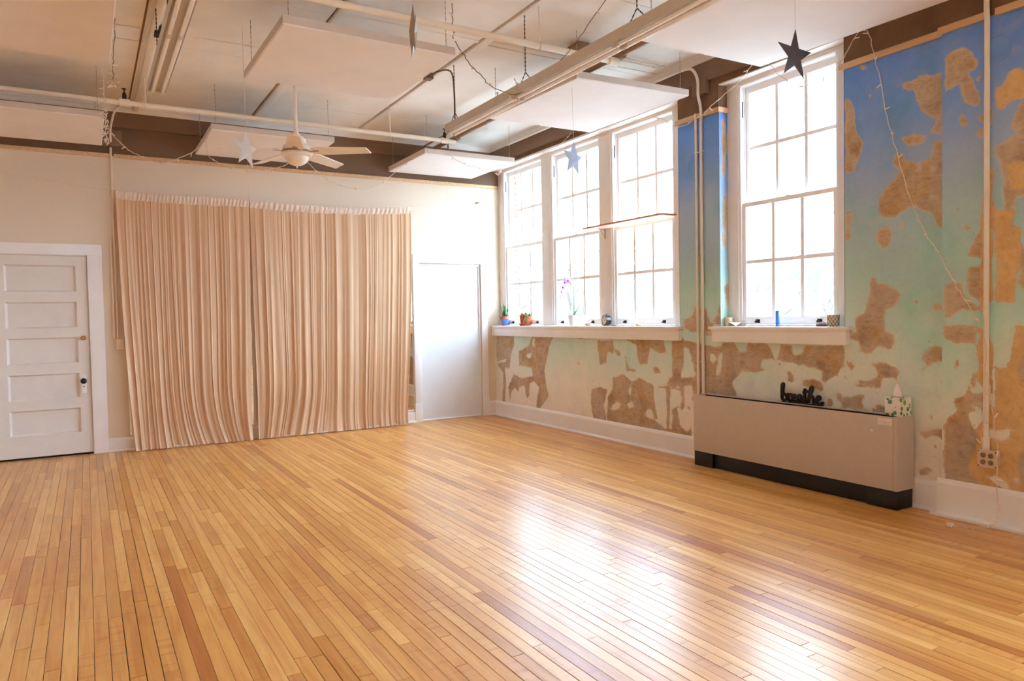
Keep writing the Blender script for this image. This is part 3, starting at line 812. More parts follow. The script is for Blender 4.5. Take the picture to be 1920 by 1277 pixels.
MB().tube([(-1.10, 0.022, 0.010), (-0.21, 0.022, 0.010)], 0.012, 8).build('quarter_round', MAT['white'], d2)

# ---- windows
PANE = {}


def window(n, yl, yr, label, bricks=False, up_label=None):
    """double-hung six-over-six window between Y=yl (far side) and Y=yr"""
    root = struct(empty('window_%d' % n, (0.11, (yl+yr)/2, 1.235)), label, 'window'); w = abs(yl-yr)/2
    Z0, ZM, Z1 = 0.0, 1.052, 2.062                           # sill, meeting rail, head (above 1.235)
    f = MB().box((0.0, -w-0.004, Z0), (0.16, -w+0.016, Z1+0.03)).box((0.0, w-0.016, Z0), (0.16, w+0.004, Z1+0.03)).box((0.0, -w, Z1-0.004), (0.16, w, Z1+0.03))
    for s in (-1, 1): f.box((0.055, s*(w-0.016), 0), (0.068, s*(w-0.028), Z1)); f.box((0.0, s*(w-0.016), 0), (0.012, s*(w-0.026), Z1))
    f.box((-0.0, -w, -0.03), (0.30, w, 0.0))
    f.build('window_frame', MAT['white'], root)
    for nm, x0, za, zb, rb_, rt in (('upper_sash', 0.070, ZM-0.03, Z1-0.004, 0.036, 0.055), ('lower_sash', 0.016, 0.002, ZM+0.004, 0.068, 0.036)):
        x1 = x0+0.036; a, b = -w+0.018, w-0.018; st_ = 0.044
        m = MB().box((x0, a, za), (x1, a+st_, zb)).box((x0, b-st_, za), (x1, b, zb)).box((x0, a+st_, za), (x1, b-st_, za+rb_)).box((x0, a+st_, zb-rt), (x1, b-st_, zb))
        ia, ib, ja, jb = a+st_, b-st_, za+rb_, zb-rt; mt = 0.030
        ycut = [ia+(ib-ia)*k/3 for k in (1, 2)]; zcut = ja+(jb-ja)*0.5
        for yc in ycut: m.box((x0+0.006, yc-mt/2, ja), (x1-0.006, yc+mt/2, jb))
        m.box((x0+0.007, ia, zcut-mt/2), (x1-0.007, ib, zcut+mt/2))
        sash = m.build(nm, MAT['sash'], root)
        ye = [ia]+ycut+[ib]; ze = [ja, zcut, jb]; key = (round(w, 3), nm)
        if key not in PANE:
            pw, ph = (ib-ia)/3-mt*0.8, (jb-ja)/2-mt*0.8
            p = MB().box((-0.0015, -pw/2, -ph/2), (0.0015, pw/2, ph/2)).build('pane', MAT['glass'], sash); PANE[key] = p.data; first = p
        else: first = None
        for i in range(3):
            for j in range(2):
                loc = ((x0+x1)/2, (ye[i]+ye[i+1])/2, (ze[j]+ze[j+1])/2)
                if first is not None and i == 0 and j == 0: first.location = loc
                else: plink('pane', PANE[key], sash, loc)
        if nm == 'lower_sash':
            lk = MB().box((x0+0.004, -0.028, zb), (x1-0.004, 0.028, zb+0.006), 0.002).tube([(x0+0.012, 0, zb+0.006), (x0+0.012, 0, zb+0.018), (x0-0.006, 0.03, zb+0.02)], 0.005, 6)
            lk.build('sash_lock', MAT['metal'], sash)['label'] = 'small metal sash lock'
            for s in (-1, 1):
                yc = s*w*0.62
                l = MB().box((x0-0.004, yc-0.022, za+0.016), (x0+0.001, yc+0.022, za+0.046), 0.002)
                l.box((x0-0.022, yc-0.018, za+0.020), (x0-0.003, yc+0.018, za+0.026), 0.002).box((x0-0.022, yc-0.018, za+0.020), (x0-0.016, yc+0.018, za+0.034), 0.002)
                l.build('sash_lift', MAT['darkmetal'], sash)['label'] = 'dark metal sash lift'
    for s in (1, -1):
        p = MB().box((0.028, s*(w-0.0165), 1.80), (0.044, s*(w-0.0145), 1.94)).build('pulley', MAT['darkmetal'], root)
    return root


W1 = window(1, -0.12, -1.10, 'six-over-six sash window next to the corner, behind two potted plants')
W2 = window(2, -1.295, -2.275, 'six-over-six sash window behind the orchid, in the middle of three')
W3 = window(3, -2.470, -3.450, 'six-over-six sash window behind the hanging wooden shelf board')
W4 = window(4, -4.243, -5.223, 'single six-over-six sash window above the beige heater, with a blue candle')
cs = MB().box((0.10, -0.12, 1.225), (0.27, 0.0, 3.345), 0.003)
struct(cs.build('trim_12', MAT['casing']), 'pale window casing in the room corner', 'window casing')
struct(MB().box((0.10, -1.295, 1.225), (0.27, -1.10, 3.345), 0.003).build('trim_13', MAT['casing']), 'pale mullion post between corner window and orchid window', 'window casing')
struct(MB().box((0.10, -2.470, 1.225), (0.27, -2.275, 3.345), 0.003).build('trim_14', MAT['casing']), 'pale mullion post behind the black alarm clock', 'window casing')
struct(MB().box((0.10, -3.63, 1.225), (0.27, -3.450, 3.345), 0.003).build('trim_15', MAT['casing']), 'pale casing hidden behind the blue pier', 'window casing')
struct(MB().box((0.10, -4.243, 1.225), (0.27, -4.118, 3.345), 0.003).build('trim_16', MAT['casing']), 'pale left casing of the single window', 'window casing')
struct(MB().box((0.10, -5.35, 1.225), (0.27, -5.223, 3.345), 0.003).build('trim_17', MAT['casing']), 'pale right casing of the single window', 'window casing')
struct(MB().box((0.098, -3.62, 3.297), (0.27, 0.0, 3.36), 0.003).box((-0.012, -3.62, 3.330), (0.12, 0, 3.352), 0.004).build('trim_18', MAT['casing']), 'pale head casing and soffit over the three windows', 'window casing')
struct(MB().box((0.098, -5.345, 3.297), (0.27, -4.123, 3.36), 0.003).box((0.0, -5.345, 3.335), (0.12, -4.123, 3.352), 0.002).build('trim_19', MAT['casing']), 'pale head casing over the single window', 'window casing')


def sill(n, y0, y1, label, ret):
    m = MB().box((-0.062, y0, 1.197), (0.13, y1, 1.225), 0.007).box((-0.045, y0+ret, 1.090), (0.0, y1-ret if y1 < 0 else y1, 1.198), 0.003)
    m.box((-0.052, y0+ret*0.8, 1.182), (0.0, y1-ret*0.8 if y1 < 0 else y1, 1.198), 0.004)
    o = struct(m.build('trim_%d' % n, MAT['white']), label, 'windowsill'); return o


SILL1 = sill(20, -3.66, 0.0, 'long white windowsill under the three windows, holding the potted plants', 0.02)
SILL2 = sill(21, -5.415, -4.03, 'short white windowsill under the single window, holding a blue candle', 0.035)

for k, (y0, y1, z0, z1) in enumerate(FILL_OPEN):              # added fill-light bays, out of view
    m = MB()
    for yc in np.linspace(y0+0.03, y1-0.03, 4 if y1-y0 < 2 else 10): m.box((0.15, yc-0.018, z0), (0.19, yc+0.018, z1))
    for zc in (z0+0.04, z0+0.55, z0+1.07, z0+1.6, z1-0.03): m.box((0.15, y0, zc-0.02), (0.19, y1, zc+0.02))
    m.box((0.0, y0, z0-0.03), (0.42, y1, z0)).box((-0.06, y0-0.05, z0-0.03), (0.02, y1+0.05, z0))
    struct(m.build('window_%d' % (5+k), MAT['sash']), 'added fill-light window bay out of view, %s' % ('beside the camera' if k == 1 else 'just behind the camera'), 'window')

# brick returns seen through the far edge of the corner window and the single window
for wroot, ye in ((W1, -0.12), (W4, -4.243)):
    br = None; zz = 1.26; k = 0
    while zz < 3.30:
        loc = (0.325-0.11+(0.006 if k % 2 else 0), ye+0.09-wroot.location.y, zz+0.032-1.235)
        if br is None:
            br = MB().box((-0.032, -0.030, -0.027), (0.032, 0.028, 0.027), 0.004).build('brick', MAT['brick'], wroot); br.location = loc
        else: plink('brick', br.data, wroot, loc, (0, 0, 0), (1 if k % 2 else 0.8, 1, 1))
        zz += 0.076; k += 1
    MB().box((0.30-0.11, ye+0.066-wroot.location.y, 0.0), (0.40-0.11, ye+0.119-wroot.location.y, 2.09)).build('mortar_bed', MAT['mortar'], wroot)

# ------------------------------------------------------------------ curtains and what is behind them
def curtain(name, label, tl, tr, bl, br, seed, sweep, pull_x):
    """cloth gathered on a wire; tl/tr top ends (x, z), bl/br bottom ends (x); folds swing towards pull_x near the floor"""
    r = random.Random(seed); NU, NV = 420, 64; vs = []; fs = []
    off = seed*13.7; FS = abs(tr[0]-tl[0])/1.95

    def fold(s, t):
        """0..1 relief of the gathered cloth: pleats of mixed width that drift and merge on the way down"""
        w = 0.5*mnoise.noise(Vector((s*6, t*0.5, off)))
        q = 0.0
        for f, a, dr in ((11, 0.50, 0.22), (24, 0.40, 0.3), (52, 0.13, 0.4)):
            n = mnoise.noise(Vector((s*f*FS+w*f*0.05, t*dr, off+f)))
            q += a*n
        n = mnoise.noise(Vector((s*40*FS+w, t*0.3, off+77)))
        return 0.5+q+0.30*max(0.0, 1-abs(n)*3.2)
    top_z = lambda s: tl[1]+(tr[1]-tl[1])*s - 0.035*4*s*(1-s)*sweep
    for i in range(NU+1):
        s = i/NU; xt = tl[0]+(tr[0]-tl[0])*s; xb = bl+(br-bl)*s; zt = top_z(s)-0.085
        hf = mnoise.noise(Vector((s*9, seed, 0)))
        for j in range(NV+1):
            t = j/NV                                    # 0 at header, 1 at floor
            z = zt*(1-t)+0.012*t
            e = t**3.2
            x = xt*(1-t**1.6)+xb*t**1.6
            # cloth pooled towards the meeting point
            k = max(0.0, 1-abs(xb-pull_x)/1.0); x += (pull_x-xb)*0.42*k*max(0, (t-0.72)/0.28)**2.2*(1 if t < 1 else 1)
            x += 0.012*mnoise.noise(Vector((s*14, t*1.6, seed)))*(0.3+t)
            a = 0.022+0.056*t
            y = -0.085 - a*fold(s, t) - 0.016*hf*t - 0.02*mnoise.noise(Vector((s*5, t*0.8, seed+9)))
            y -= 0.05*max(0, (t-0.9)/0.1)**2
            vs.append((x, y, z))
    n = NV+1
    for i in range(NU):
        for j in range(NV): fs.append((i*n+j, (i+1)*n+j, (i+1)*n+j+1, i*n+j+1))
    m = MB().add(vs, fs, True); o = m.build(name, MAT['curtain']); o.data.set_sharp_from_angle(angle=PI)
    tag(o, label, 'curtain', 'tan curtains hung on a wire along the end wall')
    # ruched white header pocket
    vs = []; fs = []; NU2 = 300
    for i in range(NU2+1):
        s = i/NU2; xt = tl[0]+(tr[0]-tl[0])*s; zt = top_z(s)
        for j in range(9):
            t = j/8; q = mnoise.noise(Vector((s*80+t*1.5, 3, seed)))*0.011+math.sin(s*210+t*2+seed)*0.004
            vs.append((xt, -0.095-0.018*math.sin(t*PI)-q*(0.4+0.6*math.sin(t*PI)), zt+0.004-0.095*t))
    for i in range(NU2):
        for j in range(8): fs.append((i*9+j, (i+1)*9+j, (i+1)*9+j+1, i*9+j+1))
    h = MB().add(vs, fs, True).build('header_pocket', MAT['band'], o); h.data.set_sharp_from_angle(angle=PI); h['label'] = 'white ruched header pocket'
    # hem lying on the floor
    pts = []; N = 110
    for i in range(N+1):
        s = i/N; xb = bl+(br-bl)*s; k = max(0.0, 1-abs(xb-pull_x)/1.0); x = xb+(pull_x-xb)*0.42*k
        pts.append((x, -0.150-0.03*mnoise.noise(Vector((s*16, 1, seed)))-0.010*math.sin(s*90), 0.016+0.010*mnoise.noise(Vector((s*24, 5, seed)))))
    rr = [0.013+0.006*mnoise.noise(Vector((i*0.6, 2, seed))) for i in range(N+1)]
    MB().tube(pts, rr, 6).build('hem', MAT['band'], o)['label'] = 'pale hem pooled on the floor'
    return o


cl = curtain('curtain', 'left tan curtain, its hem swept right along the floor', (-4.525, 2.738), (-3.205, 2.728), -4.44, -3.27, 5, 0.25, -3.22)
cr = curtain('curtain', 'wider right tan curtain, paler towards the windows', (-3.19, 2.722), (-1.237, 2.765), -3.17, -1.37, 8, 1.0, -3.22)
wire = MB().tube(smooth_path([(-6.3, -0.1, 2.96), (-5.5, -0.1, 2.85), (-5.07, -0.1, 2.79), (-4.54, -0.1, 2.742), (-3.2, -0.1, 2.725), (-2.26, -0.1, 2.702), (-1.24, -0.1, 2.768), (-0.71, -0.1, 2.865), (-0.24, -0.1, 2.885)], 6), 0.0035, 6).build('curtain_wire', MAT['cable'])
tag(wire, 'thin wire the tan curtains hang from, running on to the right', 'wire')
MB().box((-0.255, -0.104, 2.875), (-0.225, 0.0, 2.895)).build('anchor', MAT['metal'], wire)
for x, z0, z1 in ((-3.2, 2.73, 3.13), (-0.72, 2.865, 3.13)):
    o = MB().tube([(x, -0.1, z1), (x-0.004, -0.1, (z0+z1)/2), (x, -0.1, z0)], 0.0022, 5).tube([(x, -0.1, z0+0.03), (x+0.014, -0.1, z0+0.015), (x, -0.1, z0-0.01)], 0.004, 5).build('support_cord', MAT['cable'])
    tag(o, 'thin vertical cord holding up the curtain wire %s' % ('where the two curtains meet' if x < -2 else 'under the far right ceiling panel'), 'cord')

for k, (a, b) in enumerate(((-4.47, -3.42), (-3.41, -2.33), (-2.32, -1.215))):
    o = empty('wall_mirror', ((a+b)/2, -0.012, 0.155), ('tall wall mirror behind the left tan curtain', 'tall wall mirror behind the gap between the curtains', 'tall wall mirror whose edge shows right of the curtains')[k], 'mirror', 'mirrors leaning behind the curtains')
    w = (b-a)/2
    MB().box((-w, 0.0, 0), (w, 0.010, 1.83)).build('mirror_glass', MAT['mirror'], o)
    MB().box((-w, -0.008, -0.006), (w, 0.010, 0.012), 0.002).build('mirror_channel', MAT['white'], o)

# switch box with its two conduits
sw = empty('light_switch', (-4.535, 0, 1.135), 'painted light switch box with two conduits, left of the curtains', 'switch')
MB().box((-0.04, -0.045, -0.055), (0.04, 0, 0.055), 0.006).build('switch_box', MAT['wall_plain'], sw)
MB().box((-0.032, -0.049, -0.046), (0.032, -0.044, 0.046), 0.002).box((-0.005, -0.062, -0.012), (0.005, -0.048, 0.012), 0.002).build('switch_plate', MAT['wall_plain'], sw)
MB().tube([(-0.018, -0.018, 0.05), (-0.02, -0.018, 1.96), (-0.022, -0.022, 1.99), (-0.02, -0.022, 2.06)], 0.011, 8).build('conduit', MAT['wall_plain'], sw)
MB().tube([(-0.05, -0.014, 0.055), (-0.052, -0.014, 1.09), (-0.052, 0, 1.11)], 0.011, 8).build('conduit', MAT['wall_plain'], sw)

# ------------------------------------------------------------------ hung ceiling panels
def panel(label, corners, chains, th=0.06):
    """corners: bottom face near-left, near-right, far-right, far-left"""
    c = [Vector(p) for p in corners]; base = sum(c, Vector())/4
    root = empty('acoustic_panel', base, label, 'panel', 'square fabric panels hung from the ceiling')
    c = [p-base for p in c]; up = Vector((0, 0, th)); m = MB()
    ins = [p+(sum(c, Vector())/4-p).normalized()*0.012 for p in c]
    # bottom cloth with softly rounded edge
    m.add([p+Vector((0, 0, 0.008)) for p in c]+ins, [(0, 1, 5, 4), (1, 2, 6, 5), (2, 3, 7, 6), (3, 0, 4, 7), (4, 5, 6, 7)])
    m.build('cloth_face', MAT['fabric'], root)
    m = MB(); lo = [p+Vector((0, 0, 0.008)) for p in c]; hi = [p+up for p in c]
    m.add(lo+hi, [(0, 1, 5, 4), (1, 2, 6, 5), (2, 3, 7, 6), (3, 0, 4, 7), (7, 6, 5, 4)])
    m.build('panel_frame', MAT['shadedside'], root)
    for i in chains:
        p = c[i]*0.92+up; p = Vector((p.x, p.y, c[i].z+th)); mb = chain_mb(MB(), p+Vector((0, 0, CZ-(p.z+base.z))), p, 0.0038, 0.036)
        mb.build('chain', MAT['metal'], root)
    return root


def rect(x0, x1, y0, y1, zn, zf=None):
    zf = zn if zf is None else zf
    return [(x0, y0, zn), (x1, y0, zn), (x1, y1, zf), (x0, y1, zf)]


panel('square pale panel hung in the middle of the ceiling, left of the tube light row', [px(530.2, 44.6, 2, 3.2), px(853.7, 105.4, 2, 3.2), (-2.53, -2.87, 3.2), px(457.9, 148, 2, 3.2)], (0, 1, 3))
panel('pale ceiling panel hung behind the fan against the brown wall band', rect(-3.742, -2.548, -1.255, -0.075, 3.187), (0, 1, 3))
panel('pale ceiling panel hung in the far right corner by the windows', rect(-1.505, -0.335, -1.19, -0.062, 3.19), (0, 1, 3))
panel('pale ceiling panel hung at the left over the panelled door', rect(-5.84, -4.637, -1.335, -0.185, 3.17), (1, 2))
panel('pink-toned ceiling panel in the top left corner of the picture', rect(-5.83, -4.626, -4.02, -2.785, 3.2), (1, 2))
panel('pale ceiling panel hung in front of the three windows', [px(1081, 146.7, 2, 3.235), px(1291.7, 180.8, 2, 3.245), px(1106, 249, 2, 3.175), px(916, 223, 2, 3.175)], (1, 3, 0))
panel('large pale ceiling panel over the single window, nearest the camera', [(-1.44, -6.45, 3.25), (-0.15, -6.45, 3.25), (-0.245, -4.79, 3.25), (-1.44, -4.77, 3.25)], (2, 3))

# ------------------------------------------------------------------ fluorescent lights
def tube_light(x, y1, n, z, label, chains):
    """row of n four-foot twin tube strips, far end at y1"""
    L = 1.22; root = empty('fluorescent_light', (x, y1, z), label, 'light')
    y0 = -L*n
    m = MB(); prof = [(-0.058, 0.0), (-0.058, 0.058), (-0.045, 0.062), (0.045, 0.062), (0.058, 0.058), (0.058, 0.0), (0.0575, -0.012), (0.052, 0.0), (-0.052, 0.0), (-0.0575, -0.012)]
    m.prism([(a, 0.0, b) for a, b in prof], (0, y0, 0))
    m.build('channel', MAT['fixture'], root)
    MB().box((-0.06, -0.002, -0.014), (0.06, 0.006, 0.062), 0.002).build('end_cap', MAT['fixture'], root)
    tb = None; sk = None
    for k in range(n):
        for s in (-0.032, 0.032):
            if tb is None:
                tb = MB().tube([(0, -0.03, 0), (0, -0.04, 0), (0, -L+0.04, 0), (0, -L+0.03, 0)], [0.011, 0.0135, 0.0135, 0.011], 12).build('tube', MAT['tube'], root); tb.location = (s, -L*k, -0.024)
            else: plink('tube', tb.data, root, (s, -L*k, -0.024))
            for e in (-0.018, -L+0.018):
                if sk is None:
                    sk = MB().box((-0.013, -0.014, -0.036), (0.013, 0.014, 0.002), 0.004).build('lamp_holder', MAT['fixture'], root); sk.location = (s, -L*k+e, 0)
                else: plink('lamp_holder', sk.data, root, (s, -L*k+e, 0))
    for yc in chains:
        mb = MB(); top = (CZ-0.016 if x > -3 else 3.589)-z; chain_mb(mb, (0, yc, top), (0, yc, 0.15), 0.005, 0.03)
        chain_mb(mb, (0, yc, 0.15), (0, yc-0.09, 0.06), 0.005, 0.03); chain_mb(mb, (0, yc, 0.15), (0, yc+0.09, 0.06), 0.005, 0.03)
        mb.build('chain', MAT['darkmetal'], root)
    return root


FR = tube_light(-1.905, -2.69, 4, 3.045, 'long twin tube light row running above the windows side', (-0.09, -1.31, -2.6))
FL = tube_light(-4.335, -2.83, 3, 3.045, 'twin tube light at the left, near the top left panel', (-0.12, -1.1, -2.4))
o = MB().tube(smooth_path([(-2.0, -2.45, 3.60), (-1.97, -2.6, 3.61), (-1.915, -2.74, 3.57), (-1.90, -2.765, 3.40), (-1.90, -2.77, 3.11)], 6), 0.008, 7).build('power_cable', MAT['darkcable'])
MB().box((-2.03, -2.46, 3.58), (-1.96, -2.38, 3.638), 0.004).build('junction_box', MAT['darkcable'], o)
tag(o, 'brown cable curving from the ceiling down to the long tube light', 'cable')
o = MB().tube([(-4.27, -3.16, 3.62), (-4.262, -3.05, 3.40), (-4.26, -3.0, 3.14)], [0.012, 0.014, 0.004], 6).build('power_cable', MAT['darkmetal'])
MB().box((-4.31, -2.52, 3.565), (-4.16, -2.42, 3.63), 0.004).build('bracket', MAT['darkmetal'], o)
tag(o, 'dark bundled cable and bracket above the left tube light', 'cable')

# ------------------------------------------------------------------ pipes
def pipe(name, pts, r, mat, label, hangers=(), fit=(), cat='pipe'):
    o = MB().tube(pts, r, 12).build(name, mat); tag(o, label, cat)
    for (x, y, z) in hangers:
        MB().tube([(x, y, CZ), (x, y, z+r+0.03)], 0.005, 6).lathe([(0.02, -0.004), (0.02, 0.0)], (x, y, CZ), 10).tube([(x, y+math.cos(a)*(r+0.004), z+math.sin(a)*(r+0.004)) for a in np.linspace(-PI, PI, 17)], 0.004, 5).tube([(x, y, z+r), (x, y, z+r+0.05)], 0.009, 6).build('hanger', mat, o)
    for (p, ax) in fit:
        d = {'x': (1, 0, 0), 'y': (0, 1, 0), 'z': (0, 0, 1)}[ax]; p = Vector(p); d = Vector(d)
        MB().tube([p-d*0.045, p-d*0.044, p-d*0.02, p+d*0.02, p+d*0.044, p+d*0.045], [r*1.05, r*1.42, r*1.42, r*1.42, r*1.42, r*1.05], 12).build('fitting', mat, o)
    return o


ps = MAT['pipe']
P1 = pipe('sprinkler_pipe', [(-7.5, -1.255, 3.352), (-1.14, -1.235, 3.345)], 0.023, ps, 'cream sprinkler pipe crossing the ceiling behind the fan', [(-1.93, -1.24, 3.345), (-4.30, -1.247, 3.348)], [((-4.47, -1.247, 3.35), 'x'), ((-1.28, -1.236, 3.345), 'x')])
for x in (-4.47, -1.28):
    MB().tube([(x, -1.24, 3.35), (x, -1.24, 3.425)], 0.018, 10).lathe([(0.009, 0), (0.016, 0.008), (0.006, 0.02), (0.006, 0.045), (0.020, 0.047), (0.020, 0.052)], (x, -1.24, 3.425), 12).build('sprinkler_head', MAT['darkmetal'], P1)['label'] = 'upright sprinkler head'
MB().tube(smooth_path([(-4.44, -1.25, 3.34), (-4.53, -1.1, 3.33), (-4.56, -0.7, 3.30), (-4.56, -0.25, 3.30), (-4.555, -0.12, 3.26), (-4.555, -0.08, 3.22)], 4), 0.010, 8).build('drop_line', ps, P1)
P2 = pipe('sprinkler_pipe', [(-4.9, -4.18, 3.35), (-1.14, -4.17, 3.335)], 0.023, ps, 'cream sprinkler pipe crossing the ceiling nearer the camera', [(-1.885, -4.172, 3.338), (-3.9, -4.172, 3.338)], [((-1.20, -4.17, 3.335), 'x')])
P3 = pipe('sprinkler_main', [(-1.13, -0.09, 3.40), (-1.13, -7.6, 3.40)], 0.024, MAT['tanpipe'], 'tan main pipe running beside the long tube light', [(-1.13, -2.2, 3.40), (-1.13, -5.2, 3.40)], [((-1.13, -1.235, 3.39), 'y'), ((-1.13, -4.17, 3.39), 'y')])
P4 = pipe('conduit_run', [(-1.215, -0.10, 3.44), (-1.215, -7.4, 3.44)], 0.011, MAT['tanpipe'], 'thin tan conduit beside the main pipe', cat='conduit')
o = MB().tube(smooth_path([(-1.13, -1.05, 3.41), (-1.10, -0.95, 3.40), (-1.09, -0.93, 3.34), (-1.09, -0.93, 3.25)], 5), 0.011, 8).build('drop_conduit', MAT['tanpipe'])
tag(o, 'bent tan conduit dropping to the far right ceiling panel', 'conduit')
o = MB().tube(smooth_path([(-1.16, -3.70, 3.60), (-1.05, -3.78, 3.50), (-1.03, -3.95, 3.44), (-1.10, -4.1, 3.42)], 5), 0.020, 9).box((-1.22, -3.74, 3.56), (-1.08, -3.58, 3.635), 0.006).build('flexible_conduit', MAT['tanpipe'])
tag(o, 'tan flexible conduit and box above the panel before the windows', 'conduit')
o = MB().tube([(-1.08, -3.64, 3.615), (-0.25, -3.63, 3.615)], 0.011, 8).tube([(-1.08, -3.575, 3.618), (-0.24, -3.575, 3.618)], 0.009, 8).tube(smooth_path([(-0.28, -3.6, 3.612), (-0.24, -3.6, 3.61), (-0.20, -3.66, 3.608)], 3), 0.013, 8).build('ceiling_conduit', ps)
tag(o, 'pair of thin cream conduits crossing the ceiling by the windows', 'conduit')

cond = MAT['pipe']
o = MB().tube(smooth_path([(-0.014, -3.862, -0.0), (-0.014, -3.862, 1.2), (-0.014, -3.862, 2.4), (-0.014, -3.862, 3.09), (-0.02, -3.862, 3.12), (0.0, -3.862, 3.135)], 3), 0.0125, 10).build('wall_conduit', cond); tag(o, 'left of two painted conduits on the blue pier, ending at the rail', 'conduit', 'painted conduits on the pier')
for z in (0.9, 1.9, 2.8): MB().tube([(-0.002, -3.885, z), (-0.026, -3.868, z), (-0.026, -3.856, z), (-0.002, -3.839, z)], 0.004, 5).build('strap', cond, o)
o = MB().tube(smooth_path([(-0.016, -3.926, 0.0), (-0.016, -3.926, 1.5), (-0.016, -3.926, 2.9), (-0.018, -3.935, 3.08), (-0.05, -3.955, 3.2), (-0.08, -3.96, 3.28), (-0.08, -3.955, 3.42), (-0.085, -3.90, 3.52), (-0.09, -3.80, 3.55), (-0.092, -3.55, 3.552), (-0.092, -3.0, 3.552), (-0.092, -0.6, 3.552)], 5), 0.0135, 10).build('wall_conduit', cond); tag(o, 'right of two painted conduits on the pier, bending along the ceiling', 'conduit', 'painted conduits on the pier')
for z in (0.9, 1.9, 2.8): MB().tube([(-0.002, -3.950, z), (-0.029, -3.932, z), (-0.029, -3.920, z), (-0.002, -3.902, z)], 0.004, 5).build('strap', cond, o)

cp = MB().lathe([(0.078, 0.0), (0.078, 0.006), (0.070, 0.009), (0.064, 0.006), (0.001, 0.006)], (-0.045, -6.400, 2.905), 28, Matrix.Rotation(-PI/2, 4, 'Y')).build('painted_cover_plate', plain('blue_plate_paint', (118, 160, 226), 0.8, 0.1, 12)); tag(cp, 'round cover plate painted over in blue behind the tall pipe', 'cover plate')
ob = empty('outlet_box', (-0.045, -6.372, 0.417), 'surface outlet box with four sockets under a tall conduit', 'outlet')
MB().box((-0.045, -0.055, -0.052), (0, 0.055, 0.052), 0.005).build('box_body', MAT['outlet'], ob)
MB().box((-0.049, -0.057, -0.054), (-0.044, 0.057, 0.054), 0.003).build('cover_plate', MAT['outlet'], ob)
Rx = Matrix.Rotation(-PI/2, 4, 'Y')
for a in (-0.022, 0.022):
    for b in (-0.021, 0.021):
        MB().lathe([(0.0165, 0), (0.0165, 0.003), (0.014, 0.004)], (-0.048, a, b), 16, Rx).build('socket', MAT['outlethole'], ob)
        s = MB()
        for dy, w in ((-0.006, 0.0022), (0.006, 0.0022)): s.box((-0.0535, a+dy-w/2, b), (-0.0515, a+dy+w/2, b+0.009))
        s.box((-0.0535, a-0.002, b-0.009), (-0.0515, a+0.002, b-0.005)); s.build('slots', MAT['black'], ob)
for a, b in ((-0.05, 0.046), (0.05, 0.046), (-0.05, -0.046), (0.05, -0.046)): MB().lathe([(0.004, 0), (0.004, 0.002), (0.002, 0.003)], (-0.048, a, b), 8, Rx).build('screw', MAT['darkmetal'], ob)
MB().tube(smooth_path([(-0.024, 0.018, 0.05), (-0.024, 0.018, 0.6), (-0.024, 0.017, 1.6), (-0.024, 0.017, 2.6), (-0.03, 0.017, 2.72), (-0.03, 0.017, 3.1)], 3), 0.0155, 12).build('conduit', cond, ob)
MB().tube([(-0.024, 0.018, 0.05), (-0.024, 0.018, 0.13)], 0.021, 10).build('connector', cond, ob)

# ------------------------------------------------------------------ ceiling fan
FX, FY, FZ = -3.284, -2.60, 2.755
fan = empty('ceiling_fan', (FX, FY, FZ), 'cream five-blade ceiling fan with a frosted bowl light', 'fan')
MB().tube([(0, 0, 0.155), (0, 0, CZ-FZ-0.03)], 0.0145, 12).build('downrod', MAT['fan'], fan)
MB().lathe([(0.02, 0.0), (0.05, 0.02), (0.065, 0.06), (0.065, 0.07)], (0, 0, CZ-FZ-0.07), 20).build('canopy', MAT['fan'], fan)
MB().lathe([(0.0137, 0.1692), (0.0228, 0.1476), (0.0319, 0.1296), (0.0342, 0.1224), (0.0570, 0.1152), (0.0745, 0.0972), (0.0821, 0.0720), (0.0836, 0.0540), (0.0973, 0.0446), (0.1064, 0.0324), (0.1140, 0.0144), (0.1155, 0.0000)], (0, 0, 0), 32).build('motor_housing', MAT['fan'], fan)
MB().lathe([(0.1155, 0.0000), (0.1201, -0.0029), (0.1201, -0.0158), (0.1170, -0.0187)], (0, 0, 0.001), 32).build('vent_band', MAT['fanbrass'], fan)
MB().lathe([(0.1140, -0.0158), (0.1262, -0.0216), (0.1277, -0.0324), (0.1178, -0.0446), (0.1003, -0.0518)], (0, 0, 0), 32).build('light_ring', MAT['fan'], fan)
MB().lathe([(0.0988, -0.0490), (0.0942, -0.0684), (0.0798, -0.0922), (0.0570, -0.1094), (0.0304, -0.1195), (0.0091, -0.1224)], (0, 0, 0), 32).build('glass_bowl', MAT['fanglass'], fan)
MB().lathe([(0.0137, -0.1195), (0.0091, -0.1282), (0.0046, -0.1339), (0.0068, -0.1382), (0.0015, -0.1454)], (0, 0, 0), 14).build('finial', MAT['fan'], fan)
bm_ = MB(); NB = 14; top = []; bot = []
for i in range(NB+1):
    t = i/NB; rr = 0.125+0.47*t; w = 0.042+0.026*math.sin(min(1, t*4)*PI/2)-0.020*t; bow = -0.004-0.012*t
    for s in (-1, 1):
        z = bow + s*w*math.tan(math.radians(-13)); skew = -0.012*t
        top.append((rr+(0.022 if s > 0 and i == NB else 0), s*w+skew, z+0.004)); bot.append((rr+(0.022 if s > 0 and i == NB else 0), s*w+skew, z-0.004))
k = len(top); fs = []
for i in range(NB):
    a = 2*i; fs += [(a, a+2, a+3, a+1), (k+a, k+a+1, k+a+3, k+a+2), (a, k+a, k+a+2, a+2), (a+1, a+3, k+a+3, k+a+1)]
fs += [(0, 1, k+1, k), (2*NB, k+2*NB, k+2*NB+1, 2*NB+1)]
bm_.add(top+bot, fs, False)
blade = None; arm = None
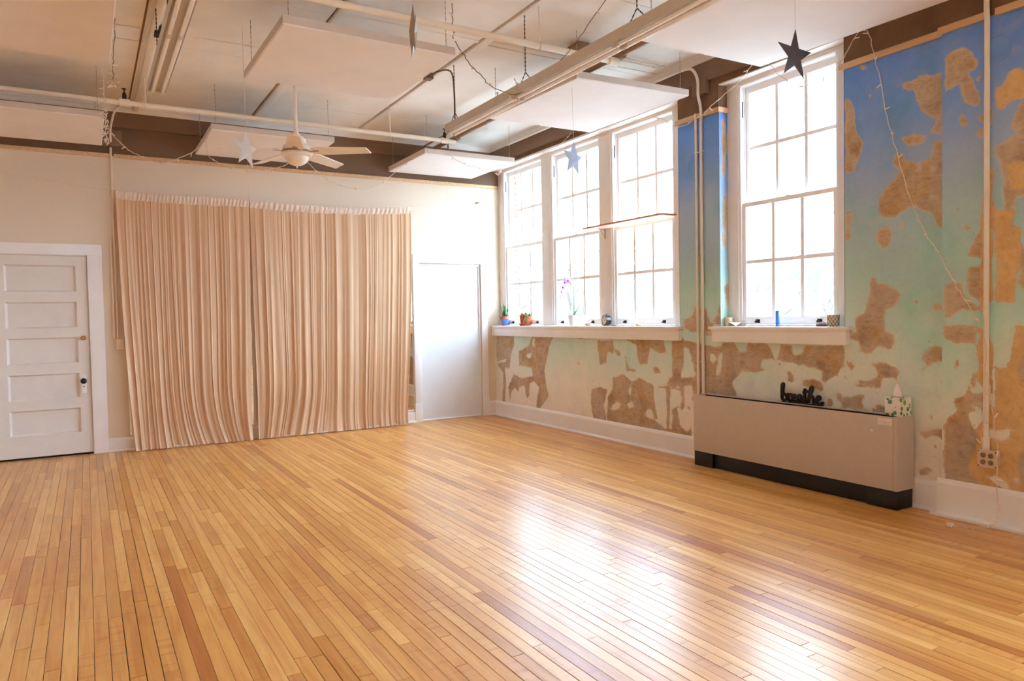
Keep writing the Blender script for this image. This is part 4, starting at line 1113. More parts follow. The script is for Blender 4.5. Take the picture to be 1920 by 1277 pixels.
for i in range(5):
    ang = math.radians(-33+72*i)
    if blade is None:
        blade = bm_.build('blade', MAT['fan'], fan); blade.rotation_euler = (0, 0, ang); blade.location = (0, 0, 0.0)
        arm = MB().box((0.09, -0.012, -0.012), (0.16, 0.012, -0.004), 0.003).box((0.145, -0.026, -0.011), (0.19, 0.026, -0.004), 0.003).build('blade_arm', MAT['fanbrass'], blade)
    else:
        b = plink('blade', blade.data, fan, (0, 0, 0), (0, 0, ang)); plink('blade_arm', arm.data, b)

# ------------------------------------------------------------------ hanging stars
def star(label, loc, R, rz, tilt, th, mat, top_z, inner=0.40, flat=False):
    root = empty('star_ornament', loc, label, 'ornament', 'five-pointed stars hung on threads')
    vs = []
    for k in range(10):
        a = PI/2+k*PI/5; r = R if k % 2 == 0 else R*inner; vs.append((0.0, r*math.cos(a), r*math.sin(a)))
    vs += [(th, 0, 0), (-th, 0, 0)]
    fs = [(k, (k+1) % 10, 10) for k in range(10)]+[((k+1) % 10, k, 11) for k in range(10)]
    s = (MB().prism([(-0.002,)+v[1:] for v in vs[:10]], (0.004, 0, 0)) if flat else MB().add(vs, fs)).build('star_body', mat, root); s.rotation_euler = (tilt, 0.0, rz)
    tip = Matrix.Rotation(rz, 3, 'Z') @ (Matrix.Rotation(tilt, 3, 'X') @ Vector((0, 0, R)))
    MB().tube([tip, (tip.x*0.5, tip.y*0.5, (R+top_z-loc[2])/2), (0, 0, top_z-loc[2])], 0.0016, 5).build('thread', MAT['cable'], root)
    return root


star('white faceted star hanging in front of the fan blades', (-3.719, -2.774, 2.685), 0.150, math.radians(-47), math.radians(-3), 0.05, MAT['starwhite'], CZ)
star('pale blue faceted star hanging before the middle window', (-1.321, -3.784, 2.639), 0.150, math.radians(-70), math.radians(-3), 0.05, MAT['starblue'], 3.228)
star('dark shiny foil star hanging before the single window', (-1.473, -6.076, 2.735), 0.140, math.radians(90), math.radians(3), 0.003, MAT['stardark'], 3.25, 0.38, True)
star('grey star turned edge-on, hanging below the near pipe', (-3.368, -5.294, 2.79), 0.140, math.radians(-17), math.radians(5), 0.022, MAT['stargrey'], CZ)

# ------------------------------------------------------------------ string lights
BULB = None


def light_string(label, paths, bulbs, mat=None, r=0.003, n=5, cluster=()):
    """one electric cable (several drooping runs) with mini bulbs as parts; bulbs = spacing in metres"""
    global BULB
    m = MB(); spots = []; rr = random.Random(len(label))
    for pts in paths:
        sp = smooth_path(pts, 5)
        sp = [p+Vector((rr.uniform(-1, 1), rr.uniform(-1, 1), rr.uniform(-1, 1)))*0.006 for p in sp]
        m.tube(sp, r, n); acc = bulbs*0.5
        for a, b in zip(sp, sp[1:]):
            acc += (b-a).length
            if acc >= bulbs: acc = 0; spots.append(b)
    for c in cluster: spots += [Vector(c)+Vector((rr.uniform(-1, 1)*0.03, rr.uniform(-1, 1)*0.03, rr.uniform(-1, 1)*0.09)) for _ in range(16)]
    o = m.build('string_light', mat or MAT['cable']); tag(o, label, 'string light')
    for p in spots:
        rot = (rr.uniform(0.5, 2.6), rr.uniform(-0.6, 0.6), rr.uniform(0, 6.28))
        if BULB is None:
            b = MB().lathe([(0.0045, 0.0), (0.0055, 0.004), (0.0055, 0.014), (0.004, 0.016), (0.0042, 0.028), (0.0018, 0.038)], (0, 0, 0), 7).build('bulb', MAT['bulb'], o); BULB = b.data; b.location = p; b.rotation_euler = rot
        else: plink('bulb', BULB, o, p, rot)
    return o


B = -0.62
light_string('light string swagging from left panel past the fan to the far panel', [
    [(-4.62, -1.2, 3.19), (-4.57, -0.9, 3.14), (-4.47, -0.9, 3.03), (-4.36, -0.9, 2.96), (-4.17, -0.9, 2.90), (-4.05, -0.9, 2.94), (-3.89, -0.9, 3.02), (-3.8, -0.9, 3.10), (-3.74, -1.0, 3.17)],
    [(-3.74, -0.9, 3.18), (-3.71, -0.9, 2.99), (-3.57, -0.9, 2.94), (-3.4, -0.9, 2.90), (-3.27, -0.9, 2.89), (-3.0, -0.9, 2.97), (-2.86, -0.9, 3.08), (-2.80, -0.9, 3.10), (-2.72, -0.9, 3.02), (-2.61, -0.9, 2.93), (-2.47, -0.9, 2.84), (-2.21, -0.9, 2.79), (-2.07, -0.9, 2.81), (-1.85, -0.9, 2.93), (-1.69, -0.9, 3.07), (-1.52, -0.92, 3.18)],
    [(-1.22, -1.20, 3.22), (-1.16, -1.205, 3.17), (-0.98, -1.205, 3.10), (-0.72, -1.2, 3.08), (-0.50, -1.15, 3.09), (-0.3, -0.7, 3.13), (-0.05, -0.25, 3.27)]], 0.15, MAT['cable'], 0.0033)
light_string('light string pinned along the head of the three windows', [
    [(-0.05, -0.22, 3.30), (-0.02, -0.43, 3.325), (-0.02, -1.11, 3.33), (-0.022, -1.58, 3.315), (-0.03, -1.81, 3.36), (-0.05, -1.98, 3.41)],
    [(-0.02, -2.55, 3.325), (-0.02, -2.95, 3.30), (-0.02, -3.25, 3.27), (-0.02, -3.45, 3.20), (-0.03, -3.58, 3.10), (-0.03, -3.7, 3.075), (-0.03, -3.86, 3.09)]], 0.17)
light_string('icicle light string dangling at the edge of the top left panel', [
    [(-4.60, -2.80, 3.64), (-4.59, -2.78, 3.52), (-4.60, -2.78, 3.33), (-4.61, -2.77, 3.2), (-4.61, -2.76, 3.09)]], 0.07, MAT['darkcable'], 0.0028, 5, [(-4.615, -2.76, 3.13)])
light_string('icicle light bundle dangling from the pipe by the left panel', [
    [(-4.64, -1.30, 3.62), (-4.63, -1.32, 3.34), (-4.625, -1.36, 3.22), (-4.63, -1.36, 3.10), (-4.63, -1.36, 2.96)]], 0.05, MAT['cable'], 0.0034, 5, [(-4.625, -1.36, 3.22), (-4.63, -1.36, 3.02)])
light_string('brown light string swagging under the long tube light', [
    [(-2.50, -3.98, 3.60), (-2.50, -3.98, 3.45), (-2.50, -3.99, 3.34)] , [tuple(px(u, v, 1, y)) for u, v, y in ((853, 78, -3.99), (868, 100, -3.97), (880, 118, -3.95), (905, 145, -3.93), (922, 163, -3.92), (945, 172, -3.95), (970, 177, -3.98), (990, 170, -4.02), (1012, 156, -4.12), (1030, 138, -4.2), (1052, 112, -4.3), (1075, 88, -4.4), (1100, 50, -4.5), (1135, 0, -4.62), (1150, -30, -4.7))]],
    0.14, MAT['darkcable'], 0.0034, 5, [tuple(px(968, 172, 1, -3.97))])
light_string('light string draped across the top of the single window', [
    [(-0.03, -3.88, 3.10), (-0.06, -3.98, 3.10), (-0.13, -4.16, 3.125), (-0.15, -4.31, 3.17), (-0.15, -4.45, 3.22), (-0.15, -4.55, 3.28), (-0.16, -4.66, 3.34)],
    [(-0.15, -4.80, 3.29), (-0.15, -4.94, 3.13), (-0.15, -5.08, 3.04), (-0.15, -5.24, 3.02), (-0.15, -5.33, 3.04), (-0.13, -5.42, 3.12), (-0.12, -5.48, 3.22), (-0.1, -5.54, 3.30)]], 0.16)
light_string('light string hanging down the blue wall to the outlet box', [
    [(-0.10, -5.53, 3.31), (-0.05, -5.57, 3.28), (-0.04, -5.60, 3.13), (-0.035, -5.65, 2.9), (-0.035, -5.71, 2.61), (-0.035, -5.79, 2.32), (-0.035, -5.86, 2.1), (-0.04, -5.93, 1.91), (-0.06, -6.03, 1.76), (-0.075, -6.12, 1.60), (-0.075, -6.20, 1.45), (-0.075, -6.27, 1.33), (-0.07, -6.33, 1.22)],
    [(-0.09, -6.352, 1.30), (-0.095, -6.365, 1.0), (-0.10, -6.36, 0.7), (-0.075, -6.325, 0.5)],
    [(-0.085, -6.37, 0.95), (-0.09, -6.40, 0.72), (-0.10, -6.43, 0.52), (-0.105, -6.435, 0.30), (-0.09, -6.43, 0.20), (-0.10, -6.445, 0.10), (-0.16, -6.43, 0.03), (-0.22, -6.38, 0.012), (-0.255, -6.33, 0.010), (-0.28, -6.28, 0.010)]], 0.155)
o = MB().box((-0.30, -6.272, 0.0), (-0.266, -6.236, 0.026), 0.007).tube([(-0.283, -6.272, 0.013), (-0.29, -6.29, 0.012)], 0.006, 6).build('plug_adapter', MAT['bulb']); tag(o, 'small clear plug lying on the floor at the cord end', 'plug')

# ------------------------------------------------------------------ heater with the things on it
hx, hy0, hy1 = -0.212, -5.872, -3.995
ht = empty('fan_coil_heater', (-0.1, (hy0+hy1)/2, 0), 'long beige metal heater cabinet with black plinth against the window wall', 'heater')
def hb(a, b, bev=0.004): return MB().box((a[0]+0.1, a[1]-(hy0+hy1)/2, a[2]), (b[0]+0.1, b[1]-(hy0+hy1)/2, b[2]), bev)
hb((hx, hy0+0.030, 0.128), (hx+0.014, hy1-0.004, 0.626)).build('front_panel', MAT['heater'], ht)
e = hb((hx-0.002, hy0, 0.128), (-0.022, hy0+0.028, 0.628)); e.build('end_panel', MAT['heater'], ht)
hb((hx+0.002, hy1-0.016, 0.128), (-0.022, hy1, 0.626)).build('end_panel', MAT['heater'], ht)
hb((hx+0.014, hy0+0.02, 0.14), (-0.024, hy1-0.014, 0.585), 0).build('inner_case', MAT['heaterdark'], ht)
g = MB(); n = 60
for i in range(n):
    y = hy0+0.06+(hy1-hy0-0.12)*i/(n-1)-(hy0+hy1)/2; g.box((hx+0.115, y-0.004, 0.588), (-0.080+0.1, y+0.004, 0.605))
g.build('outlet_grille', MAT['heaterdark'], ht)['kind'] = 'stuff'
hb((-0.078, hy0+0.028, 0.617), (-0.022, hy1-0.016, 0.622), 0.001).build('back_rail', MAT['heater'], ht)
hb((-0.079, hy0+0.028, 0.585), (-0.022, hy1-0.016, 0.6175), 0).build('slot_wall', MAT['heaterdark'], ht)
hb((hx+0.014, hy0+0.028, 0.60), (hx+0.034, hy1-0.016, 0.618)).build('front_lip', MAT['heaterdark'], ht)
hb((hx+0.03, hy0+0.05, 0.0), (-0.03, hy1-0.05, 0.128), 0.003).build('plinth', MAT['heaterdark'], ht)
hb((hx+0.004, hy0+0.004, 0.0), (-0.03, hy0+0.22, 0.128), 0.004).build('plinth_corner', MAT['heaterdark'], ht)
hb((hx+0.004, hy1-0.22, 0.0), (-0.03, hy1-0.004, 0.128), 0.004).build('plinth_corner', MAT['heaterdark'], ht)
nt = hb((hx-0.0015, -5.838, 0.567), (hx+0.001, -5.735, 0.612), 0).build('note', MAT['note'], ht); nt['label'] = 'small paper note taped to the corner'
sc = MB(); rs = random.Random(4)
for row, (za, a, b) in enumerate(((0.597, -5.79, -5.765), (0.587, -5.83, -5.745), (0.577, -5.83, -5.775))):
    pts = [(hx-0.0025+0.1, y-(hy0+hy1)/2, za+rs.uniform(-0.0025, 0.0025)) for y in np.arange(b, a, -0.005)]
    sc.tube(pts, 0.0007, 4)
sc.build('handwriting', MAT['ink'], nt)
MB().box((hx-0.0012+0.1, -5.70-(hy0+hy1)/2, 0.515), (hx+0.1, -5.685-(hy0+hy1)/2, 0.526)).build('tiny_label', MAT['note'], ht)

# cut-out word
br_ = empty('word_sign', (-0.048, -5.01, 0.626), 'black cut-out script word sign reading breathe, standing on the heater', 'sign')
STROKES = {   # letter outlines as pen paths (advance, height); x runs to the reader's right
    'b': [[(0.00, 0.02), (0.008, 0.06), (0.012, 0.10), (0.016, 0.135), (0.010, 0.142), (0.002, 0.130), (0.000, 0.09), (0.000, 0.03), (0.010, 0.012), (0.030, 0.012), (0.042, 0.030), (0.036, 0.052), (0.020, 0.058), (0.006, 0.045)], [(0.036, 0.050), (0.050, 0.048)]],
    'r': [[(0.046, 0.050), (0.058, 0.062), (0.062, 0.050), (0.062, 0.010)], [(0.062, 0.045), (0.072, 0.058), (0.084, 0.060), (0.090, 0.050)], [(0.062, 0.014), (0.074, 0.010), (0.092, 0.014)]],
    'e': [[(0.092, 0.028), (0.112, 0.036), (0.122, 0.048), (0.114, 0.060), (0.100, 0.054), (0.094, 0.032), (0.102, 0.014), (0.118, 0.010), (0.136, 0.016)]],
    'a': [[(0.172, 0.056), (0.154, 0.062), (0.140, 0.046), (0.140, 0.024), (0.152, 0.010), (0.166, 0.018), (0.174, 0.058), (0.174, 0.020), (0.184, 0.010), (0.200, 0.018)]],
    't': [[(0.204, 0.118), (0.202, 0.070), (0.204, 0.022), (0.214, 0.010), (0.230, 0.016)], [(0.186, 0.086), (0.206, 0.090), (0.232, 0.098)]],
    'h': [[(0.228, 0.014), (0.238, 0.06), (0.250, 0.115), (0.262, 0.136), (0.268, 0.122), (0.258, 0.090), (0.240, 0.050), (0.234, 0.010)], [(0.238, 0.036), (0.252, 0.058), (0.268, 0.060), (0.272, 0.040), (0.272, 0.018), (0.282, 0.010), (0.298, 0.018)]],
    'e2': [[(0.298, 0.030), (0.320, 0.040), (0.332, 0.052), (0.322, 0.066), (0.306, 0.058), (0.300, 0.034), (0.308, 0.014), (0.328, 0.008), (0.350, 0.018), (0.358, 0.012)]],
}
for kname, paths in STROKES.items():
    m = MB()
    for p in paths:
        sp = smooth_path([(0, 0.195-x*1.06, z+0.003) for x, z in p], 4); m.tube(sp, 0.0118, 8)
    # flatten front and back like a sawn board
    m.v = [(max(-0.009, min(0.009, v[0]*1.3)), v[1], max(v[2], 0.0)) for v in m.v]
    m.build('letter', MAT['black'], br_)
MB().box((-0.010, -0.185, -0.001), (0.010, 0.195, 0.004), 0.001).build('base_strip', MAT['black'], br_)


def tissue_mat():
    t = NT('dotted_carton'); v = t.coord('Object', (1, 1, 1)); vo = t.add('ShaderNodeTexVoronoi'); t.l.new(v, vo.inputs['Vector']); vo.inputs['Scale'].default_value = 27; vo.inputs['Randomness'].default_value = 0.7
    sp = t.add('ShaderNodeSeparateColor'); t.l.new(vo.outputs['Color'], sp.inputs[0])
    rad = t.math('MULTIPLY_ADD', sp.outputs[0], 0.32, 0.22)
    inside = t.math('LESS_THAN', vo.outputs['Distance'], rad)
    c = t.ramp(sp.outputs[1], [(0.0, lin((60, 130, 60))), (0.4, lin((110, 160, 50))), (0.6, lin((70, 140, 120))), (1.0, lin((50, 110, 90)))], 'CONSTANT')
    return t.col(t.mix(t.math('MULTIPLY', inside, 0.95), lin((238, 230, 222)), c), 0.5)


tb = empty('tissue_box', (-0.108, -5.815, 0.628), 'square tissue box with green dots on the heater end', 'tissue box')
MB().box((-0.058, -0.058, 0), (0.058, 0.058, 0.125), 0.003).build('carton', tissue_mat(), tb)
MB().lathe([(0.036, 0), (0.034, 0.001)], (0, 0, 0.1255), 16).build('opening', MAT['soil'], tb)
vs = []; fs = []
for j in range(8):
    t = j/7
    for k in range(16):
        a = 2*PI*k/16; rr = (0.016*(1-t)**0.7+0.007+0.010*t*(1-t))*(1+0.35*math.sin(3*a+t*2)); vs.append((rr*math.cos(a)*0.8, rr*math.sin(a)+0.006*t, 0.122+0.082*t+0.012*t*math.sin(2*a)))
for j in range(7):
    for k in range(16): fs.append((j*16+k, j*16+(k+1) % 16, (j+1)*16+(k+1) % 16, (j+1)*16+k))
fs.append(tuple(112+k for k in range(16)))
MB().add(vs, fs, True).build('tissue', MAT['whitecloth'], tb)

# ------------------------------------------------------------------ shelf board in front of the third window
sh = empty('shelf_board', (0.0, -2.85, 2.285), 'wooden board shelf bracketed across the third window', 'shelf')
MB().box((-0.10, -0.635, 0.006), (0.095, 0.635, 0.020), 0.002).build('board_top', MAT['shelf'], sh)
MB().box((-0.098, -0.633, 0.0), (0.093, 0.633, 0.0065)).build('board_underside', MAT['shelfunder'], sh)
for y in (0.48,):
    b = MB().box((0.088, y-0.007, -0.11), (0.095, y+0.007, 0.0)).box((0.0, y-0.007, -0.006), (0.095, y+0.007, 0.0)).tube([(0.090, y, -0.09), (0.02, y, -0.006)], 0.003, 6)
    b.build('bracket', MAT['metal'], sh)

# ------------------------------------------------------------------ things on the sills
SZ = 1.225


def leaf_geo(L, w, curl=0.3, thick=0.004, n=7, taper=1.0):
    """leaf growing along +X from the origin, curling upward"""
    vs = []; fs = []
    for i in range(n+1):
        t = i/n; x = L*t*math.cos(curl*t); z = L*t*math.sin(curl*t); ww = w*(math.sin(min(1, (t*0.9+0.12))*PI)**0.8)*(1-t*0.15*taper); th = thick*(1-t*0.8)
        vs += [(x, -ww, z+ww*0.35), (x, 0, z-th), (x, ww, z+ww*0.35), (x, 0, z+th*0.3)]
    for i in range(n):
        a = 4*i
        for k in range(4): fs.append((a+k, a+(k+1) % 4, a+4+(k+1) % 4, a+4+k))
    fs += [(3, 2, 1, 0), tuple(4*n+k for k in range(4))]
    return vs, fs


def pot(root, r0, r1, h, mat, rim=True, rimmat=None, wall=0.006):
    prof = [(r0*0.96, 0), (r0, 0.004), (r1*0.96, h*0.72), (r1*0.97, h)] if not rim else [(r0*0.96, 0), (r0, 0.004), (r1*0.90, h*0.70), (r1*0.91, h*0.72)]
    prof += [(r1-wall, h), (r1-wall-0.004, h-0.02)]
    if rim: prof = prof[:4]+[(r1-wall, h*0.72), (r1-wall, h-0.012)]
    MB().lathe(prof, (0, 0, 0), 24).build('pot', mat, root)
    if rim: MB().lathe([(r1*0.93, h*0.70), (r1, h*0.72), (r1*1.01, h), (r1-wall, h), (r1-wall-0.003, h-0.014)], (0, 0, 0), 24, None, False).build('pot_rim', rimmat or mat, root)
    MB().lathe([(r1-wall-0.002, h-0.014), (r1*0.5, h-0.010)], (0, 0, 0), 18).build('soil', MAT['soil'], root)


al = empty('potted_aloe', (0.055, -0.20, SZ), 'small aloe in a blue pot with terracotta rim, nearest the room corner', 'plant')
MB().lathe([(0.05, 0), (0.062, 0.012), (0.060, 0.014), (0.045, 0.006)], (0, 0, 0), 22).build('saucer', MAT['terracotta'], al)
pot(al, 0.044, 0.064, 0.125, MAT['bluepot'], True, MAT['terracotta'])
ra = random.Random(21); LG = [leaf_geo(L, w, c, 0.006) for L, w, c in ((0.17, 0.013, 0.3), (0.13, 0.012, 0.5), (0.20, 0.012, 0.12))]; LM = []
for g_ in LG:
    o = MB().add(g_[0], g_[1], True).build('leaf', MAT['leaf'], al); o.location = (0, 0, 0.11); o.rotation_euler = (0, -1.25, ra.uniform(0, 6)); LM.append(o.data)
for i in range(16):
    a = i*2.4; plink('leaf', LM[i % 3], al, (0.024*math.cos(a), 0.03*math.sin(a), 0.105), (0, -ra.uniform(0.95, 1.5), a+ra.uniform(-0.3, 0.3)), (1, 1, 1)).scale = (ra.uniform(0.7, 1.05),)*3

su = empty('potted_succulent', (0.05, -0.735, SZ), 'broken terracotta pot overflowing with succulents, beside the blue pot', 'plant')
MB().lathe([(0.070, 0), (0.086, 0.030), (0.082, 0.030), (0.066, 0.008)], (0, 0, 0), 24).build('saucer', MAT['terracotta'], su)
pt = MB().lathe([(0.058, 0.008), (0.062, 0.014), (0.084, 0.115), (0.088, 0.13), (0.080, 0.13), (0.076, 0.10)], (0, 0, 0), 24, None, False).build('pot', MAT['terracotta'], su); pt.rotation_euler = (0.10, 0.05, 0)
MB().prism([(-0.07, -0.055, 0.03), (-0.075, -0.01, 0.03), (-0.06, -0.005, 0.14), (-0.05, -0.045, 0.15)], (0.012, -0.004, 0)).build('shard', MAT['terracotta'], su)
MB().lathe([(0.076, 0.105), (0.03, 0.125), (0.005, 0.128)], (0, 0, 0), 18).build('soil', MAT['soil'], su)
lv, lf = leaf_geo(0.034, 0.011, 0.7, 0.006, 4); pal = None; rs = random.Random(8)
for k in range(12):
    a = k*2.39996; rad = 0.075*math.sqrt((k+0.5)/12); cx, cy, cz = rad*math.cos(a)*1.2, rad*math.sin(a)*1.15, 0.125+rs.uniform(-0.005, 0.02)
    if k >= 9: cx, cy, cz = -0.05+rs.uniform(-0.02, 0.02), -0.105+0.03*(k-9), 0.055+0.02*(k-9)
    m = MB()
    for q in range(11):
        b = q*2.39996; R = Matrix.Rotation(b, 3, 'Z') @ Matrix.Rotation(-0.25-0.10*q, 3, 'Y'); m.add([R @ Vector(v) for v in lv], lf, True)
    o = m.build('rosette', MAT['paleleaf'], su); o.location = (cx, cy, cz); s = rs.uniform(0.75, 1.15); o.scale = (s, s, s)

orc = empty('potted_orchid', (0.06, -1.79, SZ), 'pale violet orchid in a plain white pot before the middle window', 'plant')
pot(orc, 0.040, 0.058, 0.125, MAT['whitepot'], False)
for a, L, w, c in ((2.05, 0.15, 0.022, 1.1), (-1.0, 0.19, 0.017, 0.25), (-0.85, 0.14, 0.013, 0.0)):
    v, f = leaf_geo(L, w, c, 0.004, 9); o = MB().add(v, f, True).build('leaf', MAT['leaf'], orc); o.location = (0, 0, 0.12); o.rotation_euler = (0, -0.75 if L > 0.18 else (-0.45 if L > 0.145 else -0.12), a)
stem = [(0, 0.0, 0.11), (0.004, 0.004, 0.25), (0.0, 0.012, 0.40), (-0.004, 0.030, 0.49), (-0.01, 0.08, 0.53), (-0.015, 0.13, 0.505), (-0.02, 0.17, 0.44), (-0.02, 0.20, 0.36)]
MB().tube(smooth_path(stem, 5), 0.0032, 7).tube([(0.012, -0.004, 0.11), (0.012, -0.002, 0.47)], 0.0022, 6).build('stem', MAT['leaf'], orc)
fl = None
for k, (x, y, z) in enumerate(((-0.02, 0.065, 0.525), (-0.03, 0.115, 0.508), (-0.03, 0.150, 0.45), (-0.035, 0.175, 0.40), (-0.03, 0.205, 0.345), (-0.03, 0.185, 0.33))):
    m = MB(); core_ = MB()
    for q in range(5):
        v, f = leaf_geo(0.044 if q else 0.038, 0.020 if q % 2 else 0.015, 0.25, 0.001, 5)
        R = Matrix.Rotation(2*PI*q/5, 3, 'X') @ Matrix.Rotation(-PI/2, 3, 'Y') @ Matrix.Rotation(0.2, 3, 'Y'); m.add([R @ Vector(p) for p in v], f, True)
    if fl is None:
        fl = m.build('flower', MAT['petal'], orc); lip = MB().lathe([(0.002, 0), (0.008, 0.006), (0.006, 0.014), (0.001, 0.018)], (0, 0, 0), 9, Rx).build('lip', MAT['petalcore'], fl); f_ = fl
        f_.location = (x, y, z); f_.rotation_euler = (0.2, 0.1, 0.5)
    else:
        f_ = plink('flower', fl.data, orc, (x, y, z), (0.5*k, 0.15, 0.5-0.25*k)); plink('lip', lip.data, f_)

ck = empty('alarm_clock', (0.045, -2.44, SZ), 'black round alarm clock in front of the mullion', 'clock', rz=-0.12)
Rc = Matrix.Rotation(-PI/2, 4, 'Y')
MB().lathe([(0.040, -0.03), (0.050, -0.026), (0.052, 0.0), (0.052, 0.022), (0.055, 0.026), (0.055, 0.033), (0.049, 0.034), (0.047, 0.030)], (0, 0, 0.062), 28, Rc).build('case', MAT['black'], ck)
MB().lathe([(0.0475, 0.029), (0.0475, 0.031)], (0, 0, 0.062), 28, Rc).build('dial', MAT['clockface'], ck)
hm = MB().box((-0.0335, -0.0012, 0.062), (-0.0320, 0.0012, 0.095)).box((-0.0335, -0.020, 0.061), (-0.0320, 0.002, 0.063))
for k in range(12):
    a = k*PI/6; hm.box((-0.0325, 0.040*math.sin(a)-0.0013, 0.062+0.040*math.cos(a)-0.003), (-0.0312, 0.040*math.sin(a)+0.0013, 0.062+0.040*math.cos(a)+0.003))
hm.build('clock_hands', MAT['black'], ck)
for s in (-1, 1): MB().tube([(-0.0, s*0.026, 0.018), (-0.006, s*0.034, 0.0)], 0.005, 7).build('foot', MAT['black'], ck)
MB().tube([(0, 0, 0.112), (0, 0, 0.128)], 0.004, 7).tube([(0, 0.012, 0.124), (0, -0.012, 0.124)], 0.003, 6).build('bell_button', MAT['darkmetal'], ck)


def shell(loc, L, label, mat, rz=0, sc=(1, 1, 1)):
    vs = []; fs = []; nu, nv = 18, 8
    for j in range(nv+1):
        t = j/nv
        for i in range(nu+1):
            a = -1.15+2.3*i/nu; rr = L*t; rib = 1+0.05*math.cos(a*22)*t; vs.append((rr*math.cos(a)*rib-L*0.5, rr*math.sin(a)*rib*0.95, L*0.42*math.sin(t*PI*0.72)*(0.7+0.3*math.cos(a))*rib))
    for j in range(nv):
        for i in range(nu): fs.append((j*(nu+1)+i, j*(nu+1)+i+1, (j+1)*(nu+1)+i+1, (j+1)*(nu+1)+i))
    b = len(vs); vs += [(v[0], v[1], 0.0) for v in vs[:]]
    fs += [tuple(i+b for i in reversed(f)) for f in fs[:]]
    o = MB().add(vs, fs, True).build('seashell', mat); o.location = loc; o.rotation_euler = (0, 0, rz); o.scale = sc
    return tag(o, label, 'shell', 'seashells on the windowsills')


def shell_dish(loc, label):
    root = empty('shell_dish', loc, label, 'dish', 'small shell dishes on the long sill')
    vs = []; fs = []; n = 20
    for j, (r, z) in enumerate(((0.012, 0.0), (0.024, 0.004), (0.036, 0.016), (0.043, 0.027))):
        for k in range(n):
            a = 2*PI*k/n; q = r*(1+0.10*math.cos(7*a)*j/3); vs.append((q*math.cos(a), q*math.sin(a), z+0.003*math.cos(7*a)*j/3))
    for j in range(3):
        for k in range(n): fs.append((j*n+k, j*n+(k+1) % n, (j+1)*n+(k+1) % n, (j+1)*n+k))
    fs.append(tuple(range(n-1, -1, -1)))
    MB().add(vs, fs, True).build('dish', MAT['orangeshell'], root)
    MB().lathe([(0.017, 0.004), (0.018, 0.018), (0.010, 0.019)], (0, 0, 0), 14).build('wax', MAT['orangeshell'], root)


shell_dish((0.02, -2.13, SZ), 'small orange shell dish left of the alarm clock')
shell_dish((0.03, -2.98, SZ), 'small orange shell dish below the shelf board window')
shell((0.03, -1.16, SZ), 0.045, 'tiny white seashell right of the succulent pot', MAT['shell'], 1.2, (0.8, 0.8, 0.9))
shell((0.045, -4.25, SZ), 0.085, 'large pale seashell beside the left candle glass', MAT['shell'], 0.9)
o = MB()
bmr = bmesh.new(); bmesh.ops.create_icosphere(bmr, subdivisions=3, radius=1)
for v in bmr.verts:
    n_ = mnoise.noise(v.co*1.7)*0.22; v.co = Vector((v.co.x*0.03, v.co.y*0.045, max(-0.4, v.co.z)*0.026+0.010))*(1+n_)
    v.co.z = max(v.co.z, 0.0)
o.bm(bmr, True); o = o.build('stone', MAT['rock']); o.location = (0.03, -5.125, SZ); tag(o, 'mottled brown stone beside the latticed candle glass', 'stone')


def votive(loc, r, h, label, lattice):
    root = empty('candle_holder', loc, label, 'candle holder')
    MB().lathe([(r*0.86, 0), (r*0.93, 0.004), (r, h), (r*0.94, h), (r*0.88, h*0.45)], (0, 0, 0), 26).build('glass_cup', MAT['votive'], root)
    MB().lathe([(r*0.86, h*0.40), (r*0.80, h*0.46), (r*0.1, h*0.45)], (0, 0, 0), 20).build('wax', MAT['shell'], root)
    if lattice:
        m = MB()
        for s in (-1, 1):
            for k in range(10):
                m.tube([(1.012*r*(0.93+0.07*t)*math.cos(2*PI*k/10+s*t*1.4), 1.012*r*(0.93+0.07*t)*math.sin(2*PI*k/10+s*t*1.4), 0.004+t*(h-0.008)) for t in np.linspace(0, 1, 9)], 0.0018, 4)
        m.build('lattice', MAT['darkmetal'], root)
    return root


votive((0.06, -4.165, SZ), 0.036, 0.078, 'plain cream candle glass at the left end of the short sill', False)
votive((0.03, -5.225, SZ), 0.043, 0.090, 'cream candle glass with a dark lattice at the sill right end', True)
cd = empty('pillar_candle', (0.045, -4.70, SZ), 'slim blue candle standing before the single window', 'candle')
MB().lathe([(0.016, 0), (0.0165, 0.003), (0.0165, 0.126), (0.014, 0.130), (0.004, 0.127)], (0, 0, 0), 20).build('wax', MAT['bluewax'], cd)
MB().tube([(0, 0, 0.126), (0.001, 0, 0.138)], 0.0012, 5).build('wick', MAT['soil'], cd)
o = MB().box((-0.012, -0.016, 0), (0.012, 0.016, 0.006), 0.002).build('flat_stone', MAT['black']); o.location = (0.02, -2.60, SZ); tag(o, 'tiny black stone right of the alarm clock', 'stone')

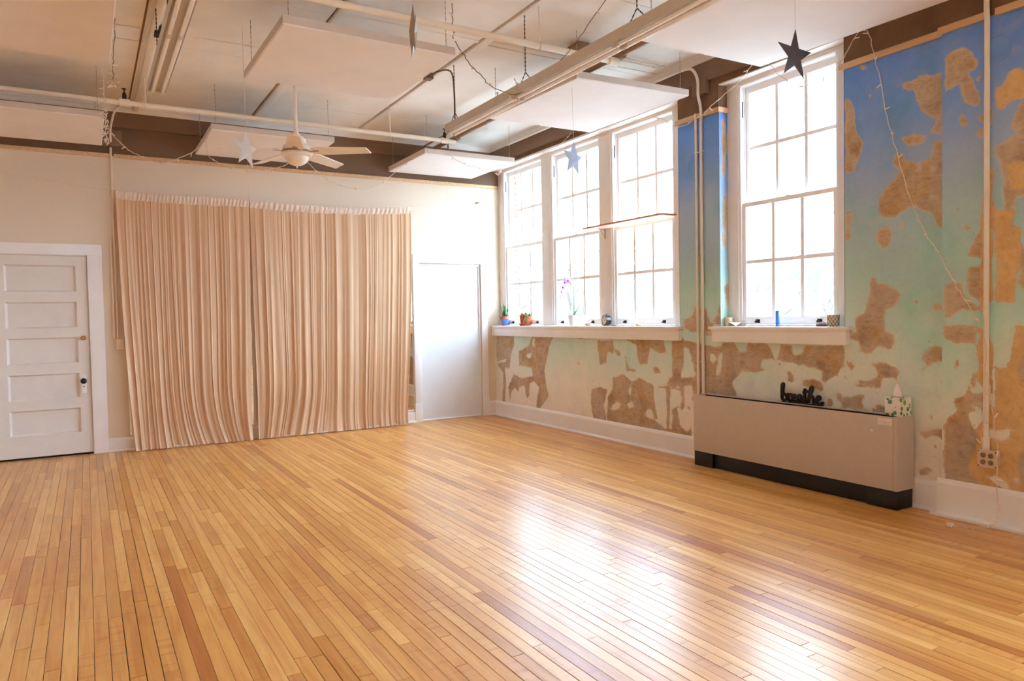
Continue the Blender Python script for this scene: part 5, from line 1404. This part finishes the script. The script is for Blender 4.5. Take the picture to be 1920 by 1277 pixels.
# ------------------------------------------------------------------ outside the windows
yd = struct(MB().box((0.6, -60, -4.1), (120, 120, -4.0)).build('ground', MAT['yard']), 'pale winter yard outside, below the windows', 'ground')
vs = []; fs = []; n1, n2 = 40, 16
for i in range(n1+1):
    for j in range(n2+1):
        yv = -60+200*i/n1; d = 38+60*j/n2; hgt = 18*(j/n2)**0.8*(0.75+0.5*mnoise.noise(Vector((yv*0.03, j*0.2, 0))))
        vs.append((d, yv, -4.0+hgt))
for i in range(n1):
    for j in range(n2): fs.append((i*(n2+1)+j, (i+1)*(n2+1)+j, (i+1)*(n2+1)+j+1, i*(n2+1)+j+1))
hl = struct(MB().add(vs, fs, True).build('hill', MAT['hill']), 'pale wooded winter hillside far outside the windows', 'hill')


def bare_tree(loc, H, seed, label):
    r = random.Random(seed); root = empty('bare_tree', loc, label, 'tree', 'bare winter trees outside the windows')
    tr, brn, tw = MB(), MB(), MB(); limbs = []

    def grow(p, d, L, rad, lev):
        pts = [p]; q = p.copy(); dd = d.copy(); n = 5
        for i in range(n):
            dd = (dd+Vector((r.uniform(-1, 1), r.uniform(-1, 1), r.uniform(-0.4, 0.9)))*0.16).normalized(); q = q+dd*(L/n); pts.append(q.copy())
        (tr if lev == 0 else brn if lev < 3 else tw).tube(pts, [rad*(1-0.55*i/n) for i in range(n+1)], 6 if lev < 2 else 4)
        if lev >= 4: return
        for k in range(4 if lev == 0 else r.choice((2, 3, 3))):
            i = r.randint(2, n); nd = (dd+Vector((r.uniform(-1, 1), r.uniform(-1, 1), r.uniform(-0.2, 0.7)))*0.9).normalized()
            grow(pts[i], nd, L*r.uniform(0.5, 0.75), rad*0.5, lev+1)
    grow(Vector((0, 0, 0)), Vector((0, 0, 1)), H*0.42, H*0.022, 0)
    tr.build('trunk', MAT['bark'], root); brn.build('branches', MAT['bark'], root); tw.build('twigs', MAT['bark'], root)['kind'] = 'stuff'


for k, (x, y, H) in enumerate(((9.0, 15.0, 8.5), (13.0, 9.5, 11.0), (11.0, 3.2, 9.0), (22.0, 8.0, 12.0), (19.0, 24.0, 13.0), (12.5, -3.0, 8.0))):
    bare_tree((x, y, -4.05), H, 40+k, ('faint bare tree seen through the corner window', 'faint bare tree seen through the orchid window', 'faint bare tree seen behind the shelf board window', 'taller faint bare tree between third and single window',
              'tall distant bare tree beyond the corner window', 'faint bare tree seen through the single window')[k])
